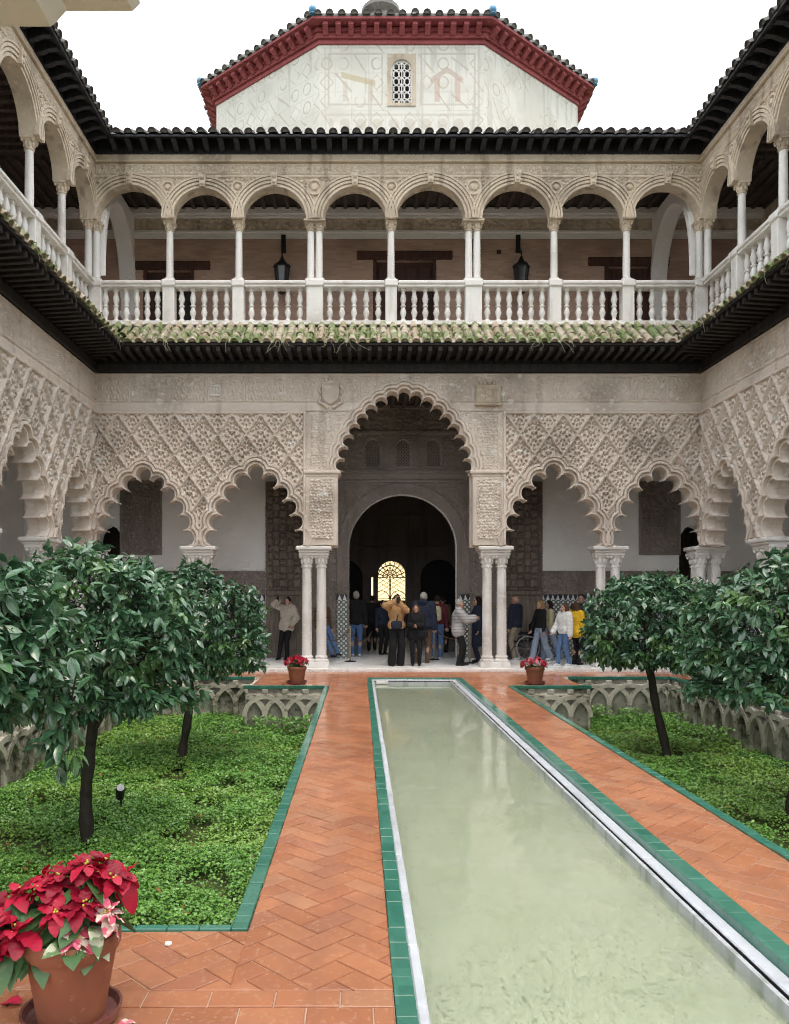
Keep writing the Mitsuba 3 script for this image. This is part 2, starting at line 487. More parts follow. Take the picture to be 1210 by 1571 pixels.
# one shared mesh for each kind of turned or repeated piece
def capital_mesh(r, h):
    k = r / 0.11
    bell = lathe([(r, 0), (r * 1.22, 0.005), (r * 1.22, h * .10), (r * 1.02, h * .13), (r * 1.08, h * .35), (r * 1.30, h * .62), (r * 1.62, h * .74), (r * 1.5, h * .78)], 20)
    ms = [bell]
    for i in range(8):
        a = i * PI / 4 + PI / 8
        ms.append(xf(sph((0, 0, 0), 1, 1), mat((r * 1.20 * math.cos(a), r * 1.20 * math.sin(a), h * .42), a, (r * .22, r * .30, h * .20))))
    for i in range(4):
        a = i * PI / 2 + PI / 4
        ms.append(xf(sph((0, 0, 0), 1, 1), mat((r * 1.75 * math.cos(a), r * 1.75 * math.sin(a), h * .70), a, (r * .34, r * .34, h * .13))))
    ms.append(cbox(-r * 1.65, r * 1.65, -r * 1.65, r * 1.65, h * .78, h, 0.012))
    return cat(ms)


def base_mesh(r, h):
    return cat([cbox(-r * 1.55, r * 1.55, -r * 1.55, r * 1.55, 0, h * .42, .01),
                lathe([(r * 1.45, h * .42), (r * 1.52, h * .52), (r * 1.45, h * .64), (r * 1.15, h * .70), (r * 1.12, h * .78), (r * 1.28, h * .84), (r * 1.28, h * .92), (r * 1.0, h)], 24)])


LOW_CAP, LOW_BASE = P(capital_mesh(.105, .34), 'mat_marble', 40), P(base_mesh(.112, .26), 'mat_marble', 40)
LOW_SHAFT = P(lathe([(.112, 0), (.113, .5), (.110, 1.2), (.104, 1.99)], 24), 'mat_marble', 40)
UP_CAP, UP_BASE = P(capital_mesh(.078, .23), 'mat_upper_stone', 40), P(base_mesh(.082, .10), 'mat_marble', 40)
UP_SHAFT = P(lathe([(.080, 0), (.082, .3), (.074, 1.04)], 20), 'mat_marble', 40)
BALUSTER = P(cat([lathe([(.066, 0), (.066, .05), (.040, .075), (.044, .12), (.074, .22), (.040, .335), (.040, .345), (.062, .355), (.062, .385), (.040, .395), (.040, .41), (.074, .52), (.046, .64), (.036, .69), (.060, .715), (.060, .76)], 14)]), 'mat_marble', 40)


def low_column(f, M, u, y):
    c = part(f, 'column', LOW_SHAFT, M @ mat((u, y, .32)))
    part(c, 'base', LOW_BASE, M @ mat((u, y, .06)))
    part(c, 'capital', LOW_CAP, M @ mat((u, y, 2.31)))


def up_column(f, M, u, y):
    c = part(f, 'gallery_column', UP_SHAFT, M @ mat((u, y, 8.88)))
    part(c, 'base', UP_BASE, M @ mat((u, y, 8.78)))
    part(c, 'capital', UP_CAP, M @ mat((u, y, 9.92)))


def tile_mesh(r0, r1, L, n=7, th=.014, fill=True):
    """half-round cover tile lying along +y, its thick lower end at y = 0"""
    a = np.linspace(0, PI, n)
    rings = []
    for y, r in ((0, r0), (L, r1)):
        for rr in (r, r - th):
            rings.append(np.stack([rr * np.cos(a), np.full(n, y), rr * np.sin(a)], 1))
    v = np.vstack(rings)
    f = []
    for i in range(n - 1):
        o0, i0, o1, i1 = i, n + i, 2 * n + i, 3 * n + i
        f += [[o0, o1, o1 + 1], [o0, o1 + 1, o0 + 1], [i0, i0 + 1, i1 + 1], [i0, i1 + 1, i1], [o0, o0 + 1, i0 + 1], [o0, i0 + 1, i0]]
    c0 = len(v)
    v = np.vstack([v, [[0, .03, 0]]])
    e = np.stack([(r0 - th) * np.cos(a), np.full(n, .03), (r0 - th) * np.sin(a)], 1)
    v = np.vstack([v, e])
    if fill:
        f += [[c0, c0 + 1 + i, c0 + 2 + i] for i in range(n - 1)]
    return v, np.array(f)


TILE_LOW = [P(xf(tile_mesh(.088, .070, .42), mat(rz=t)), 'mat_mossy_tile', 40) for t in (0, .04, -.035)]
TILE_UP = [P(xf(tile_mesh(.100, .082, .42), mat(rz=t)), 'mat_dark_tile', 40) for t in (0, .03, -.03)]
TILE_TOWER = P(tile_mesh(.112, .09, .5), 'mat_tower_tile', 40)


def eave(f, M, name, u0, u1, d, z_wall, z_edge, back, tiles, pitch, rows, tile_bsdf, wood, inner, rafter=None, corbel=None):
    """one side of a tiled roof: deck, cover tiles, pan tiles, rafters or corbels. inner: how far each end is mitred (1 = court corner)"""
    sl = (z_wall - z_edge) / d
    L = math.hypot(1, sl)
    e0, e1 = inner
    zb = z_wall + sl * back

    def zz(y):
        return z_wall + sl * y

    v = [(u0 + e0 * d, -d, z_edge), (u1 - e1 * d, -d, z_edge), (u1 + e1 * back, back, zb), (u0 - e0 * back, back, zb)]
    v = np.array(v + [(a, b, c - .05) for a, b, c in v])
    deck = part(f, name, P((v, np.array([[0, 1, 2], [0, 2, 3], [4, 6, 5], [4, 7, 6], [0, 4, 5], [0, 5, 1], [1, 5, 6], [1, 6, 2], [2, 6, 7], [2, 7, 3], [3, 7, 4], [3, 4, 0]])), wood), M)
    n = int((u1 - u0) / pitch)
    ang = math.atan(sl)
    pans = []
    for i in range(n):
        u = u0 + (i + .5) * (u1 - u0) / n
        room = min((u - u0) if e0 else 9, (u1 - u) if e1 else 9)
        for k in range(rows):
            yd = d + .05 - k * .33
            if room > yd - .02:
                part(deck, 'tile', tiles[int(RNG.integers(len(tiles)))] if isinstance(tiles, list) else tiles,
                     M @ mat((u + RNG.normal(0, .006), -yd + RNG.normal(0, .012), zz(-yd) + .035 + .004 * k + RNG.normal(0, .004)), rx=ang + .03))
        if room > d:
            up = u + (u1 - u0) / n / 2
            a = np.linspace(PI, 2 * PI, 6)
            r = pitch * .40
            ring = [np.stack([up + r * np.cos(a), np.full(6, y), zz(y) + .085 + r * np.sin(a) * .8], 1) for y in (-d - .03, min(back, .02))]
            j = np.arange(5)
            pans.append((np.vstack(ring), np.vstack([np.stack([j, j + 1, j + 7], 1), np.stack([j, j + 7, j + 6], 1)])))
    part(deck, 'pan_tiles', P(cat(pans), tile_bsdf, 40), M, kind='stuff')
    if rafter:
        rp, rw, rh, za = rafter
        m = int((u1 - u0) / rp)
        for i in range(m):
            u = u0 + (i + .5) * (u1 - u0) / m
            room = min((u - u0) if e0 else 9, (u1 - u) if e1 else 9)
            l = min(d - .04, room)
            if l < .12:
                continue
            ze = za + (z_edge - .10 - za) * l / d
            part(deck, 'rafter', P(bar((u, .02, za), (u, -l, ze), rw, rh), wood), M)
        part(deck, 'fascia_beam', P(cat([cbox(u0 + e0 * .1, u1 - e1 * .1, -.10, -.003, za - .27, za - .08, .01), cbox(u0 + e0 * .06, u1 - e1 * .06, -.06, -.003, za - .08, za + .04, .01)]), wood), M)
        v = [(u0 + e0 * .02, -.003, za + .055), (u1 - e1 * .02, -.003, za + .055), (u1 - e1 * d, -d + .02, z_edge - .042), (u0 + e0 * d, -d + .02, z_edge - .042)]
        v = np.array(v + [(a, b, c + .02) for a, b, c in v])
        part(deck, 'soffit_board', P((v, np.array([[0, 1, 2], [0, 2, 3], [4, 6, 5], [4, 7, 6]])), wood), M)
    if corbel:
        cp, cw, zc = corbel
        m = int((u1 - u0) / cp)
        for i in range(m):
            u = u0 + (i + .5) * (u1 - u0) / m
            room = min((u - u0) if e0 else 9, (u1 - u) if e1 else 9)
            if room < .2:
                continue
            l = min(d - .05, room)
            prof = Polygon([(.0, zc + .02), (-l * .35, zc + .05), (-l * .6, zc + .10), (-l * .95, zc + .115), (-l, zc + .2), (0, zc + .2)])
            vv, ff = extr(prof, u - cw / 2, u + cw / 2)      # (y, z) extruded along x
            part(deck, 'corbel', P((vv[:, [2, 0, 1]], ff), wood), M)
        part(deck, 'fascia_beam', P(cbox(u0 + e0 * .05, u1 - e1 * .05, -.05, -.003, zc - .02, zc + .37, .01), wood), M)
    return deck


def mould(op, w=.16, d=.055, z0=None):
    """stepped moulding that follows an opening"""
    keep = sbox(-40, z0, 40, 20) if z0 is not None else sbox(-40, -40, 40, 40)
    e = [op] + [op.buffer(w * q) for q in (.17, .36, .60, .74, 1.0)]
    hs = (.75, .30, 1.45, .55, 1.1)
    return cat([extr_xz(e[i + 1].difference(e[i]).intersection(keep), -d * hs[i], .13 + .001 * i) for i in range(5)])


def archivolt(cx, z0, hw, w, d):
    op = round_arch(cx, z0, hw)
    keep = sbox(cx - 5, z0, cx + 5, z0 + 5)
    rings = [(0, .22, d * .6), (.22, .30, d * .25), (.30, .50, d * 1.0), (.50, .58, d * .45), (.58, .78, d * 1.3), (.78, .86, d * .7), (.86, 1.0, d * 1.45)]
    return cat([extr_xz(op.buffer(w * b, 24).difference(op.buffer(w * a, 24) if a else op).intersection(keep), -dd, 0) for a, b, dd in rings])


LOW_SPR, UP_SPR = 2.79, 10.15
ARCHES_BACK = [(-4.86, .98, 1.60, 5), (-2.34, .98, 1.66, 5), (4.34, .98, 1.66, 5), (6.72, .94, 1.60, 5)]
PAIRS_BACK = [-3.645, -1.04, 3.05, 5.63]


def facade(side, label):
    M = FACES[side]
    f = thing('arcade_facade', label, 'facade', 'carved arcades round the court')
    back = side == 'back'
    if back:
        u0, u1, h0 = XL, XR, XL
        arches = [lobed(c, LOW_SPR, w, h, n) for c, w, h, n in ARCHES_BACK]
        central = lobed(1.0, 4.47, 1.42, 1.72, 8, 1.8, .62)
        pairs, U = PAIRS_BACK, (XL - .34, XR + .34)
        ups = [XL - .05, -4.313, -2.744, -1.02, .704, 2.56, 4.401, 6.045, XR + .05]
        twin = [-1.02, 2.56]
        cuts = [(u0, u1)]
    else:
        sg = 1 if side == 'left' else -1
        cs = [YB - 1.27, YB - 3.90, YB - 6.50, YB - 9.10, YB - 11.7]
        arches = [lobed(sg * c, LOW_SPR, .82 if i == 0 else .98, 1.50 if i == 0 else 1.66, 5) for i, c in enumerate(cs)]
        central = None
        pairs = [sg * (YB - q) for q in (2.60, 5.2, 7.8, 10.4, 13.0)]
        lo, hi = 1.5, YB - .004
        u0, u1 = (lo, hi) if sg > 0 else (-hi, -lo)
        U = (u0, u1)
        ups = [sg * (YB + .05 - q) for q in (0, 1.60, 3.2, 5.05, 6.9, 8.5, 10.1, 11.9, 13.5, 15.2)]
        ups = sorted(ups)
        twin = [sg * (YB + .05 - 5.05), sg * (YB + .05 - 10.1)]
    hid = [] if back else ([(-99, U0S)] if side == 'left' else [(-U0S, 99)])

    def seen(u):
        return back or abs(u) > 8.5
    # lower wall and its arches
    cutall = unary_union(arches + [a.intersection(sbox(-99, LOW_SPR, 99, LOW_SPR + .02)).envelope.buffer(.0) for a in arches] + [sbox(a.bounds[0] + .18, LOW_SPR - .1, a.bounds[2] - .18, LOW_SPR + .03) for a in arches] + ([central, sbox(-.5, 2.0, 2.5, 4.48)] if central else []))
    wall = sbox(U[0], LOW_SPR - .02, U[1], 7.75).difference(cutall)
    part(f, 'wall', P(extr_xz(wall, .135, .34), 'mat_stucco'), M)
    ring = unary_union([a.buffer(.15) for a in arches] + ([central.buffer(.15), sbox(-.5, 2.0, 2.5, 4.48)] if central else []))
    su0, su1 = (u0, u1) if back else ((U0S, u1) if side == 'left' else (u0, -U0S))
    step = .0125 if back else .016
    panels = [(su0, -1.27), (3.27, su1)] if back else [(su0, su1)]
    for a, b in panels:
        off = -1.27 + .32 if (back and a < 0) else (3.27 if back else a)
        part(f, 'sebka_panel', P(hf(a, b, 2.80, 5.755, step, lambda U_, Z_: sebka(U_, Z_, u0=off), ring), 'mat_stucco', True), M)
        fr = [cbox(a, b, -.105, 0, 5.745, 5.80, .012)]
        if back:
            fr.append(cbox(b, b + .055, -.105, 0, 2.80, 5.80, .012) if a < 0 else cbox(a - .055, a, -.105, 0, 2.80, 5.80, .012))
        part(f, 'panel_border', P(cat(fr), 'mat_stucco'), M)
    part(f, 'frieze', P(hf(su0, su1, 5.81, 6.66, .0165 if back else .02, frieze_relief(5.81, 6.66, .86 if back else .92), central.buffer(.14) if central else None), 'mat_stucco', True), M)
    if not back:
        pl = (1.5, U0S) if side == 'left' else (-U0S, -1.5)
        part(f, 'plain_wall_face', P(hf(pl[0], pl[1], 2.8, 6.66, .08, lambda a, b: 0 * a + .03, ring), 'mat_stucco', True), M)
    for a, op in zip(ARCHES_BACK if back else [(sg * c,) for c in cs], arches):
        part(f, 'lobed_arch', P(mould(op, .20, .085, LOW_SPR), 'mat_stucco', 30), M)
    for p in pairs:
        part(f, 'impost', P(cat([cbox(p - .40, p + .40, -.10, .44, 2.70, 2.785, .02), cbox(p - .345, p + .345, -.05, .39, 2.645, 2.70, .015)]), 'mat_marble'), M)
        for q in (-.165, .165):
            low_column(f, M, p + q, .17)
        # carved strip that rises from the capitals between two arches
    if back:
        for (a, b, s) in ((-1.24, -.5, -1), (2.5, 3.24, 1)):
            part(f, 'pier', P(cbox(a + .02, b - .0 if s < 0 else b - .02, -.085, .13, 2.80, 4.34, .012), 'mat_stucco'), M)
            part(f, 'pier_panel', P(hf(a + .12, b - .10, 2.95, 4.28, .0135, arabesque(.115, .030), y=-.086), 'mat_stucco', True), M)
            part(f, 'pier_impost', P(cat([cbox(a - .03, b + (.07 if s < 0 else .03), -.13, .36, 4.40, 4.475, .02), cbox(a, b + .03, -.09, .35, 4.34, 4.40, .015)]), 'mat_stucco'), M)
            part(f, 'pier_strip', P(hf(a, a + .14, 4.48, 5.80, .014, arabesque(.07, .016), y=-.02), 'mat_stucco', True), M)
            part(f, 'pier_strip', P(hf(b - .14, b, 4.48, 5.80, .014, arabesque(.07, .016), central.buffer(.14), y=-.02), 'mat_stucco', True), M)
        part(f, 'central_spandrel', P(hf(-1.24, 1.0, 4.48, 5.805, .015, arabesque(.10, .022), central.buffer(.14)), 'mat_stucco', True), M)
        part(f, 'central_spandrel', P(hf(1.0, 3.24, 4.48, 5.805, .015, arabesque(.10, .022), central.buffer(.14)), 'mat_stucco', True), M)
        part(f, 'lobed_arch', P(mould(central, .20, .075, 4.4705), 'mat_stucco', 30), M, label='tall central lobed arch moulding over the portal')
        # carved soffit sides of the central opening
        # escutcheons on the frieze
        def shield(cx, cz, w, h):
            s = Polygon([(-w, h), (w, h), (w, -.2 * h), (.7 * w, -.75 * h), (0, -1.1 * h), (-.7 * w, -.75 * h), (-w, -.2 * h)])
            s = shapely.affinity.translate(s, cx, cz)
            return s
        s = shield(-.66, 6.22, .155, .20)
        coat = [extr_xz(s.buffer(.035).difference(s), -.085, 0), extr_xz(s, -.055, 0)]
        coat += [cbox(-.66 - .12, -.66 + .12, -.095, 0, 6.455, 6.49, .01)] + [cbox(-.66 + q - .02, -.66 + q + .02, -.095, 0, 6.485, 6.55 + .03 * (q == 0), .01) for q in (-.09, 0, .09)]
        for sx in (-1, 1):
            coat.append(tube([(-.66 + sx * .22, -.05, 6.12), (-.66 + sx * .26, -.06, 6.02), (-.66 + sx * .16, -.07, 5.96), (-.66 + sx * .05, -.07, 5.88)], .035, 8))
            coat.append(tube([(-.66 + sx * .20, -.04, 6.40), (-.66 + sx * .27, -.05, 6.30), (-.66 + sx * .22, -.05, 6.2)], .025, 8))
        part(f, 'coat_of_arms', P(cat(coat), 'mat_stucco'), M, label='carved stone coat of arms left of the central arch')
        pq = [cbox(2.60, 3.16, -.10, 0, 5.98, 6.40, .02), cbox(2.57, 3.19, -.13, 0, 5.93, 5.985, .015)]
        pq += [tube([(2.80, -.10, 6.1), (2.80, -.11, 6.3), (2.74, -.11, 6.34)], .022, 6), tube([(2.98, -.10, 6.08), (2.98, -.11, 6.28), (3.06, -.11, 6.3), (3.07, -.11, 6.12)], .022, 6)]
        pq += [cbox(2.68 + .1 * i, 2.735 + .1 * i, -.08, 0, 6.405, 6.47 + .04 * (i % 2), .01) for i in range(4)]
        part(f, 'stone_plaque', P(cat(pq), 'mat_upper_stone'), M, label='pale stone plaque with relief right of the central arch')
        vent = [cbox(-3.37, -3.13, -.06, 0, 6.15, 6.20, .01), cbox(-3.37, -3.13, -.06, 0, 6.36, 6.40, .01)] + [cbox(-3.37 + i * .07, -3.34 + i * .07, -.05, 0, 6.2, 6.36, .005) for i in range(4)]
        part(f, 'relief_box', P(cat(vent), 'mat_marble'), M)
        s2 = shield(5.07, 6.24, .09, .11)
        part(f, 'small_shield', P(cat([extr_xz(s2, -.06, 0), extr_xz(s2.buffer(.03).difference(s2), -.04, 0)]), 'mat_stucco'), M)
    # corner cluster
    if back:
        for cx in (XL - .04 - .17, XR + .04 + .17):
            for dx in (-.18, .18):
                for y in (.02 + .17, .42):
                    low_column(f, M, cx + dx, y)
            part(f, 'impost', P(cat([cbox(cx - .40, cx + .40, -.06, .60, 2.70, 2.785, .02), cbox(cx - .345, cx + .345, -.02, .55, 2.645, 2.70, .015)]), 'mat_marble'), M)
    # upper wall: round arches on slender columns
    sp = [(a, b) for a, b in zip(ups[:-1], ups[1:])]
    half, oa = [], []
    for a, b in sp:
        ca = .19 if a in twin else .10
        cb = .19 if b in twin else .10
        l, r = a + ca, b - cb
        oa.append(((l + r) / 2, (r - l) / 2))
    ops = [round_arch(c, UP_SPR, w, UP_SPR - .05) for c, w in oa]
    lowz = UP_SPR
    part(f, 'upper_wall', P(extr_xz(sbox(U[0] - (0 if back else 0), lowz, U[1], 12.05).difference(unary_union(ops)), 0, .30), 'mat_upper_stone', 30), M)
    uring = unary_union([round_arch(c, UP_SPR, w + .165) for c, w in oa])
    part(f, 'upper_spandrels', P(hf(su0, su1, UP_SPR + .02, 11.06, .017, scroll, uring), 'mat_upper_stone', True), M)
    part(f, 'upper_frieze', P(hf(su0, su1, 11.12, 11.40, .017, frieze_relief(11.04, 11.42, .8, .3)), 'mat_upper_stone', True), M)
    part(f, 'cornice', P(cat([cbox(u0, u1, -.09, 0, 11.40, 11.45, .012), cbox(u0, u1, -.055, 0, 11.45, 11.58, .012), cbox(u0, u1, -.05, 0, 11.06, 11.12, .015)]), 'mat_upper_stone'), M)
    for (c, w) in oa:
        if not seen(c):
            continue
        part(f, 'archivolt', P(archivolt(c, UP_SPR, w, .245, .058), 'mat_upper_stone', 30), M)
        ks = cat([hull([(c + sx * q, y, z) for sx in (-1, 1) for (q, y, z) in ((.055, -.11, UP_SPR + w + .0), (.085, -.12, UP_SPR + w + .27), (.055, 0, UP_SPR + w), (.085, 0, UP_SPR + w + .27))]), sph((c, -.11, UP_SPR + w + .19), .055, 1), sph((c, -.11, UP_SPR + w + .06), .04, 1)])
        part(f, 'keystone', P(ks, 'mat_upper_stone'), M)
    for x in ups[1:-1]:
        if not seen(x):
            continue
        t = x in twin
        z = 10.84
        k = 1.2 if t else .95
        med = cat([xf(lathe([(.150 * k, 0), (.150 * k, .075), (.112 * k, .075), (.10 * k, .025), (.07 * k, .03), (.055 * k, .085), (.02, .095)], 20), mat((x, 0, z), 0, 1, PI / 2)),
                   hull([(x - .10 * k, 0, z - .30), (x + .10 * k, 0, z - .30), (x, -.03, z - .19), (x, -.035, z - .5), (x - .03, 0, z - .5), (x + .03, 0, z - .5)])])
        part(f, 'medallion', P(med, 'mat_upper_stone', 40), M)
    for x in ups:
        if not seen(x):
            continue
        for q in ((-.095, .095) if x in twin else (0,)):
            if back and (x == ups[0] or x == ups[-1]):
                q = .06 if x < 0 else -.06
            up_column(f, M, x + q, .15)
        if x in twin:
            part(f, 'double_capital_slab', P(cbox(x - .245, x + .245, -.03, .31, 10.10, 10.152, .012), 'mat_upper_stone'), M)
    # balustrade
    bal = thing('balustrade', {'back': 'pale marble balustrade of the far gallery above the mossy eave', 'left': 'pale marble balustrade of the left gallery running out of the frame', 'right': 'pale marble balustrade of the right gallery running out of the frame'}[side], 'balustrade', 'gallery balustrades')
    vis = [x for x in ups if seen(x)]
    for i, x in enumerate(vis):
        corner = (back and i in (0, len(vis) - 1)) or (not back and ((side == 'left' and i == len(vis) - 1) or (side == 'right' and i == 0)))
        if corner and not back:
            continue
        wd = .185 if x in twin else (.13 if not corner else .14)
        xx = x + (.06 if corner and x < 0 else -.06 if corner else 0)
        part(bal, 'pedestal', P(cat([cbox(xx - wd, xx + wd, -.02, .28, 7.76, 8.70, .012), cbox(xx - wd - .02, xx + wd + .02, -.06, .31, 8.63, 8.78, .018)]), 'mat_marble'), M)
    for a, b in zip(vis[:-1], vis[1:]):
        l, r = a + (.20 if a in twin else .15), b - (.20 if b in twin else .15)
        part(bal, 'top_rail', P(cat([cbox(l + .004, r - .004, -.045, .30, 8.68, 8.765, .02), cbox(l + .004, r - .004, -.015, .27, 8.62, 8.68, .012)]), 'mat_marble'), M)
        n = int((r - l) / .235)
        for i in range(n):
            part(bal, 'baluster', BALUSTER, M @ mat((l + (i + .5) * (r - l) / n, .13, 7.86)))
    part(bal, 'bottom_rail', P(cat([cbox(vis[0], vis[-1], -.05, .32, 7.753, 7.80, .012), cbox(vis[0], vis[-1], -.02, .28, 7.80, 7.863, .012)]), 'mat_marble'), M)
    # roofs
    if back:
        ru, inner = (u0, u1), (1, 1)
    elif side == 'left':
        ru, inner = (9.2, YB), (0, 1)
    else:
        ru, inner = (-YB, -9.2), (1, 0)
    eave(f, M, 'lower_roof', ru[0], ru[1], .84, 7.70, 7.10, 0.0, TILE_LOW, .228, 3, 'mat_mossy_tile', 'mat_black_wood', inner, rafter=(.215, .085, .11, 6.95))
    eave(f, M, 'upper_roof', ru[0], ru[1], .52, 11.98, 11.76, 3.0, TILE_UP, .262, 2, 'mat_dark_tile', 'mat_eave_wood', inner, corbel=(.34, .11, 11.58))
    # floors between the storeys and the ceilings of the two galleries
    gu = (U[0] - 3.2, U[1] + 3.2) if back else (u0, u1 + .34) if side == 'left' else (u0 - .34, u1)
    dep = 2.74
    part(f, 'gallery_ceiling', P(cat([box(gu[0], gu[1], .342, dep, 6.62, 6.74)] + [cbox(gu[0] + .3 * i + .1, gu[0] + .3 * i + .2, .345, dep - .01, 6.52, 6.622, .01) for i in range(int((gu[1] - gu[0]) / .3))]), 'mat_ceiling'), M)
    part(f, 'gallery_slab', P(box(gu[0], gu[1], .342, dep, 6.742, 7.72), 'mat_plaster'), M)
    part(f, 'upper_ceiling', P(cat([box(gu[0], gu[1], .302, dep, 11.74, 11.86)] + [cbox(gu[0] + .3 * i + .1, gu[0] + .3 * i + .2, .305, dep - .01, 11.64, 11.742, .01) for i in range(int((gu[1] - gu[0]) / .3))]), 'mat_ceiling'), M)
    return f


FB = facade('back', 'far carved palace facade with a tall central lobed arch facing down the pool')
FL = facade('left', 'left carved palace facade receding along the left orange trees')
FR = facade('right', 'right carved palace facade receding along the right orange trees')
# ================================================================ behind the arcades: gallery walls, portal, dark hall, upper gallery, tower
YW = YB + 2.74                           # face of the gallery back wall
MB_ = mat((0, YW, 0))


def star_relief(s, amp):
    """interlaced star carving"""
    def fn(u, z):
        a = np.abs(np.sin(PI * (u + z) / s)) * np.abs(np.sin(PI * (u - z) / s))
        b = np.abs(np.sin(PI * u / s)) * np.abs(np.sin(PI * z / s))
        g = np.minimum(np.abs(a - .5), np.abs(b - .45))
        return amp * np.clip((g - .05) / .1, 0, 1) + .004
    return fn


gw = thing('gallery_wall', 'white plastered rear wall of the lower gallery with the carved dark portal', 'wall')
portal = unary_union([sbox(1.115 - 1.40, -.5, 1.115 + 1.40, 2.92), round_arch(1.115, 2.90, 1.40)])
wins = [(.325, .19), (1.125, .18), (1.91, .18)]
win_ops = [unary_union([sbox(c - w, 5.03, c + w, 5.55), round_arch(c, 5.54, w)]) for c, w in wins]


def point_door(x0, x1, zt):
    c, w = (x0 + x1) / 2, (x1 - x0) / 2
    return Polygon([(x0, -.5), (x1, -.5), (x1, zt - 1.3 * w), (x1 - .12 * w, zt - .75 * w), (x1 - .45 * w, zt - .25 * w), (c, zt), (x0 + .45 * w, zt - .25 * w), (x0 + .12 * w, zt - .75 * w), (x0, zt - 1.3 * w)])


side_doors = [point_door(-6.78, -6.17, 3.5), point_door(8.28, 8.95, 3.5)]
wall2 = sbox(-9.6, -.6, 11.3, 6.62).difference(unary_union([portal] + win_ops + side_doors))
part(gw, 'wall', P(extr_xz(wall2, 0, .35), 'mat_plaster'), MB_)
cutp = unary_union([portal.buffer(.27)] + [o.buffer(.05) for o in win_ops])
cen = (-1.40, 3.62)
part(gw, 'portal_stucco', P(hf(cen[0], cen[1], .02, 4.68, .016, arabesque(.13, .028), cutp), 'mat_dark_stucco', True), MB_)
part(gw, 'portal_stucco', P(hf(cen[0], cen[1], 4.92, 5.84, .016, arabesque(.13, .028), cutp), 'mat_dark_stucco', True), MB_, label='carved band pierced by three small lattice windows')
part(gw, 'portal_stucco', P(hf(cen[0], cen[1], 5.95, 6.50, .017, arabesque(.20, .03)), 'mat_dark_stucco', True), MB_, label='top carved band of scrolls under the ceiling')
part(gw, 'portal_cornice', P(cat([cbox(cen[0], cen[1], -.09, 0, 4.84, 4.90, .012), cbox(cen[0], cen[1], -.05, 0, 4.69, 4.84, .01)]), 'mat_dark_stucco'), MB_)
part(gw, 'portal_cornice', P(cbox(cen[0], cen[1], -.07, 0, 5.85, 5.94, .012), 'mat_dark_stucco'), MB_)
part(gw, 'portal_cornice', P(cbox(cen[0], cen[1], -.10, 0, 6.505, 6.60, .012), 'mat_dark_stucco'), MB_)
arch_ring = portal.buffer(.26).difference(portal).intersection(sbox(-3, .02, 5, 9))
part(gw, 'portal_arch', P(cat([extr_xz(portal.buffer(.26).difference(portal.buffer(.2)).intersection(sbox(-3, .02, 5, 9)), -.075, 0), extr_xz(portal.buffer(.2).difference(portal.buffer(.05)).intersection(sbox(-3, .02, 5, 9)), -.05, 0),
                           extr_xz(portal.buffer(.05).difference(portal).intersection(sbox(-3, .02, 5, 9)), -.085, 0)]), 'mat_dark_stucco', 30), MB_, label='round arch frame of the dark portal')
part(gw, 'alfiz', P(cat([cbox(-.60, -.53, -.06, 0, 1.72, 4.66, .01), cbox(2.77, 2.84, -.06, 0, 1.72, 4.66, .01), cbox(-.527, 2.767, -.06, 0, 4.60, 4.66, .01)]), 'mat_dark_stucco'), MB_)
for (c, w), o in zip(wins, win_ops):
    wk = part(gw, 'lattice_window', P(extr_xz(o.buffer(.05).difference(o), -.035, .05), 'mat_dark_stucco'), MB_)
    bars = []
    for k in range(-8, 9):
        for s in (-1, 1):
            ln = LineString([(c + k * .085 - 1, 5.4 - s), (c + k * .085 + 1, 5.4 + s)]).buffer(.012)
            bars.append(ln)
    lat = unary_union(bars).intersection(o)
    part(wk, 'lattice', P(extr_xz(lat, .05, .075), 'mat_dark_stucco'), MB_)
    part(wk, 'backing', P(cbox(c - w - .03, c + w + .03, .20, .22, 5.0, 5.8), 'mat_black_wood'), MB_)
# tiled jambs, dado, carved band above it, dark panels of yeseria
for a, b in ((-.60, -.33), (2.57, 2.84)):
    part(gw, 'tile_jamb', P(cbox(a, b, -.095, 0, .06, 1.70, .008), 'mat_azulejo'), MB_)
for a, b in ((-6.15, -2.46), (4.74, 8.25), (-9.6, -6.80), (8.97, 11.2)):
    part(gw, 'tile_dado', P(cbox(a, b, -.03, 0, .06, 1.70, .006), 'mat_azulejo'), MB_)
    part(gw, 'carved_band', P(hf(a, b, 1.705, 2.27, .018, arabesque(.15, .040)), 'mat_dark_stucco', True), MB_)
    part(gw, 'band_border', P(cat([cbox(a, b, -.045, 0, 2.27, 2.31, .008), cbox(a, b, -.045, 0, 1.70, 1.735, .008)]), 'mat_dark_stucco'), MB_)
for a, b, zb, zt in ((-6.17, -5.18, 2.77, 4.60), (7.28, 8.26, 2.77, 4.58)):
    part(gw, 'carved_panel', P(hf(a, b, zb, zt, .016, lambda U_, Z_: np.maximum(arabesque(.14, .035)(U_, Z_), .05 * (np.abs(np.mod((U_ + Z_) / .5, 1) - .5) > .45))), 'mat_dark_stucco', True), MB_, label='dark square panel of carved stucco on the white wall')
    part(gw, 'panel_frame', P(cat([cbox(a - .05, a, -.05, 0, zb - .05, zt + .05, .01), cbox(b, b + .05, -.05, 0, zb - .05, zt + .05, .01), cbox(a, b, -.05, 0, zb - .05, zb, .01), cbox(a, b, -.05, 0, zt, zt + .05, .01)]), 'mat_dark_stucco'), MB_)
# small white notice and its text line
part(gw, 'notice', P(cbox(-3.10, -2.86, -.02, 0, 2.40, 2.52, .004), 'mat_marble'), MB_, label='small pale rectangular notice on the white wall')

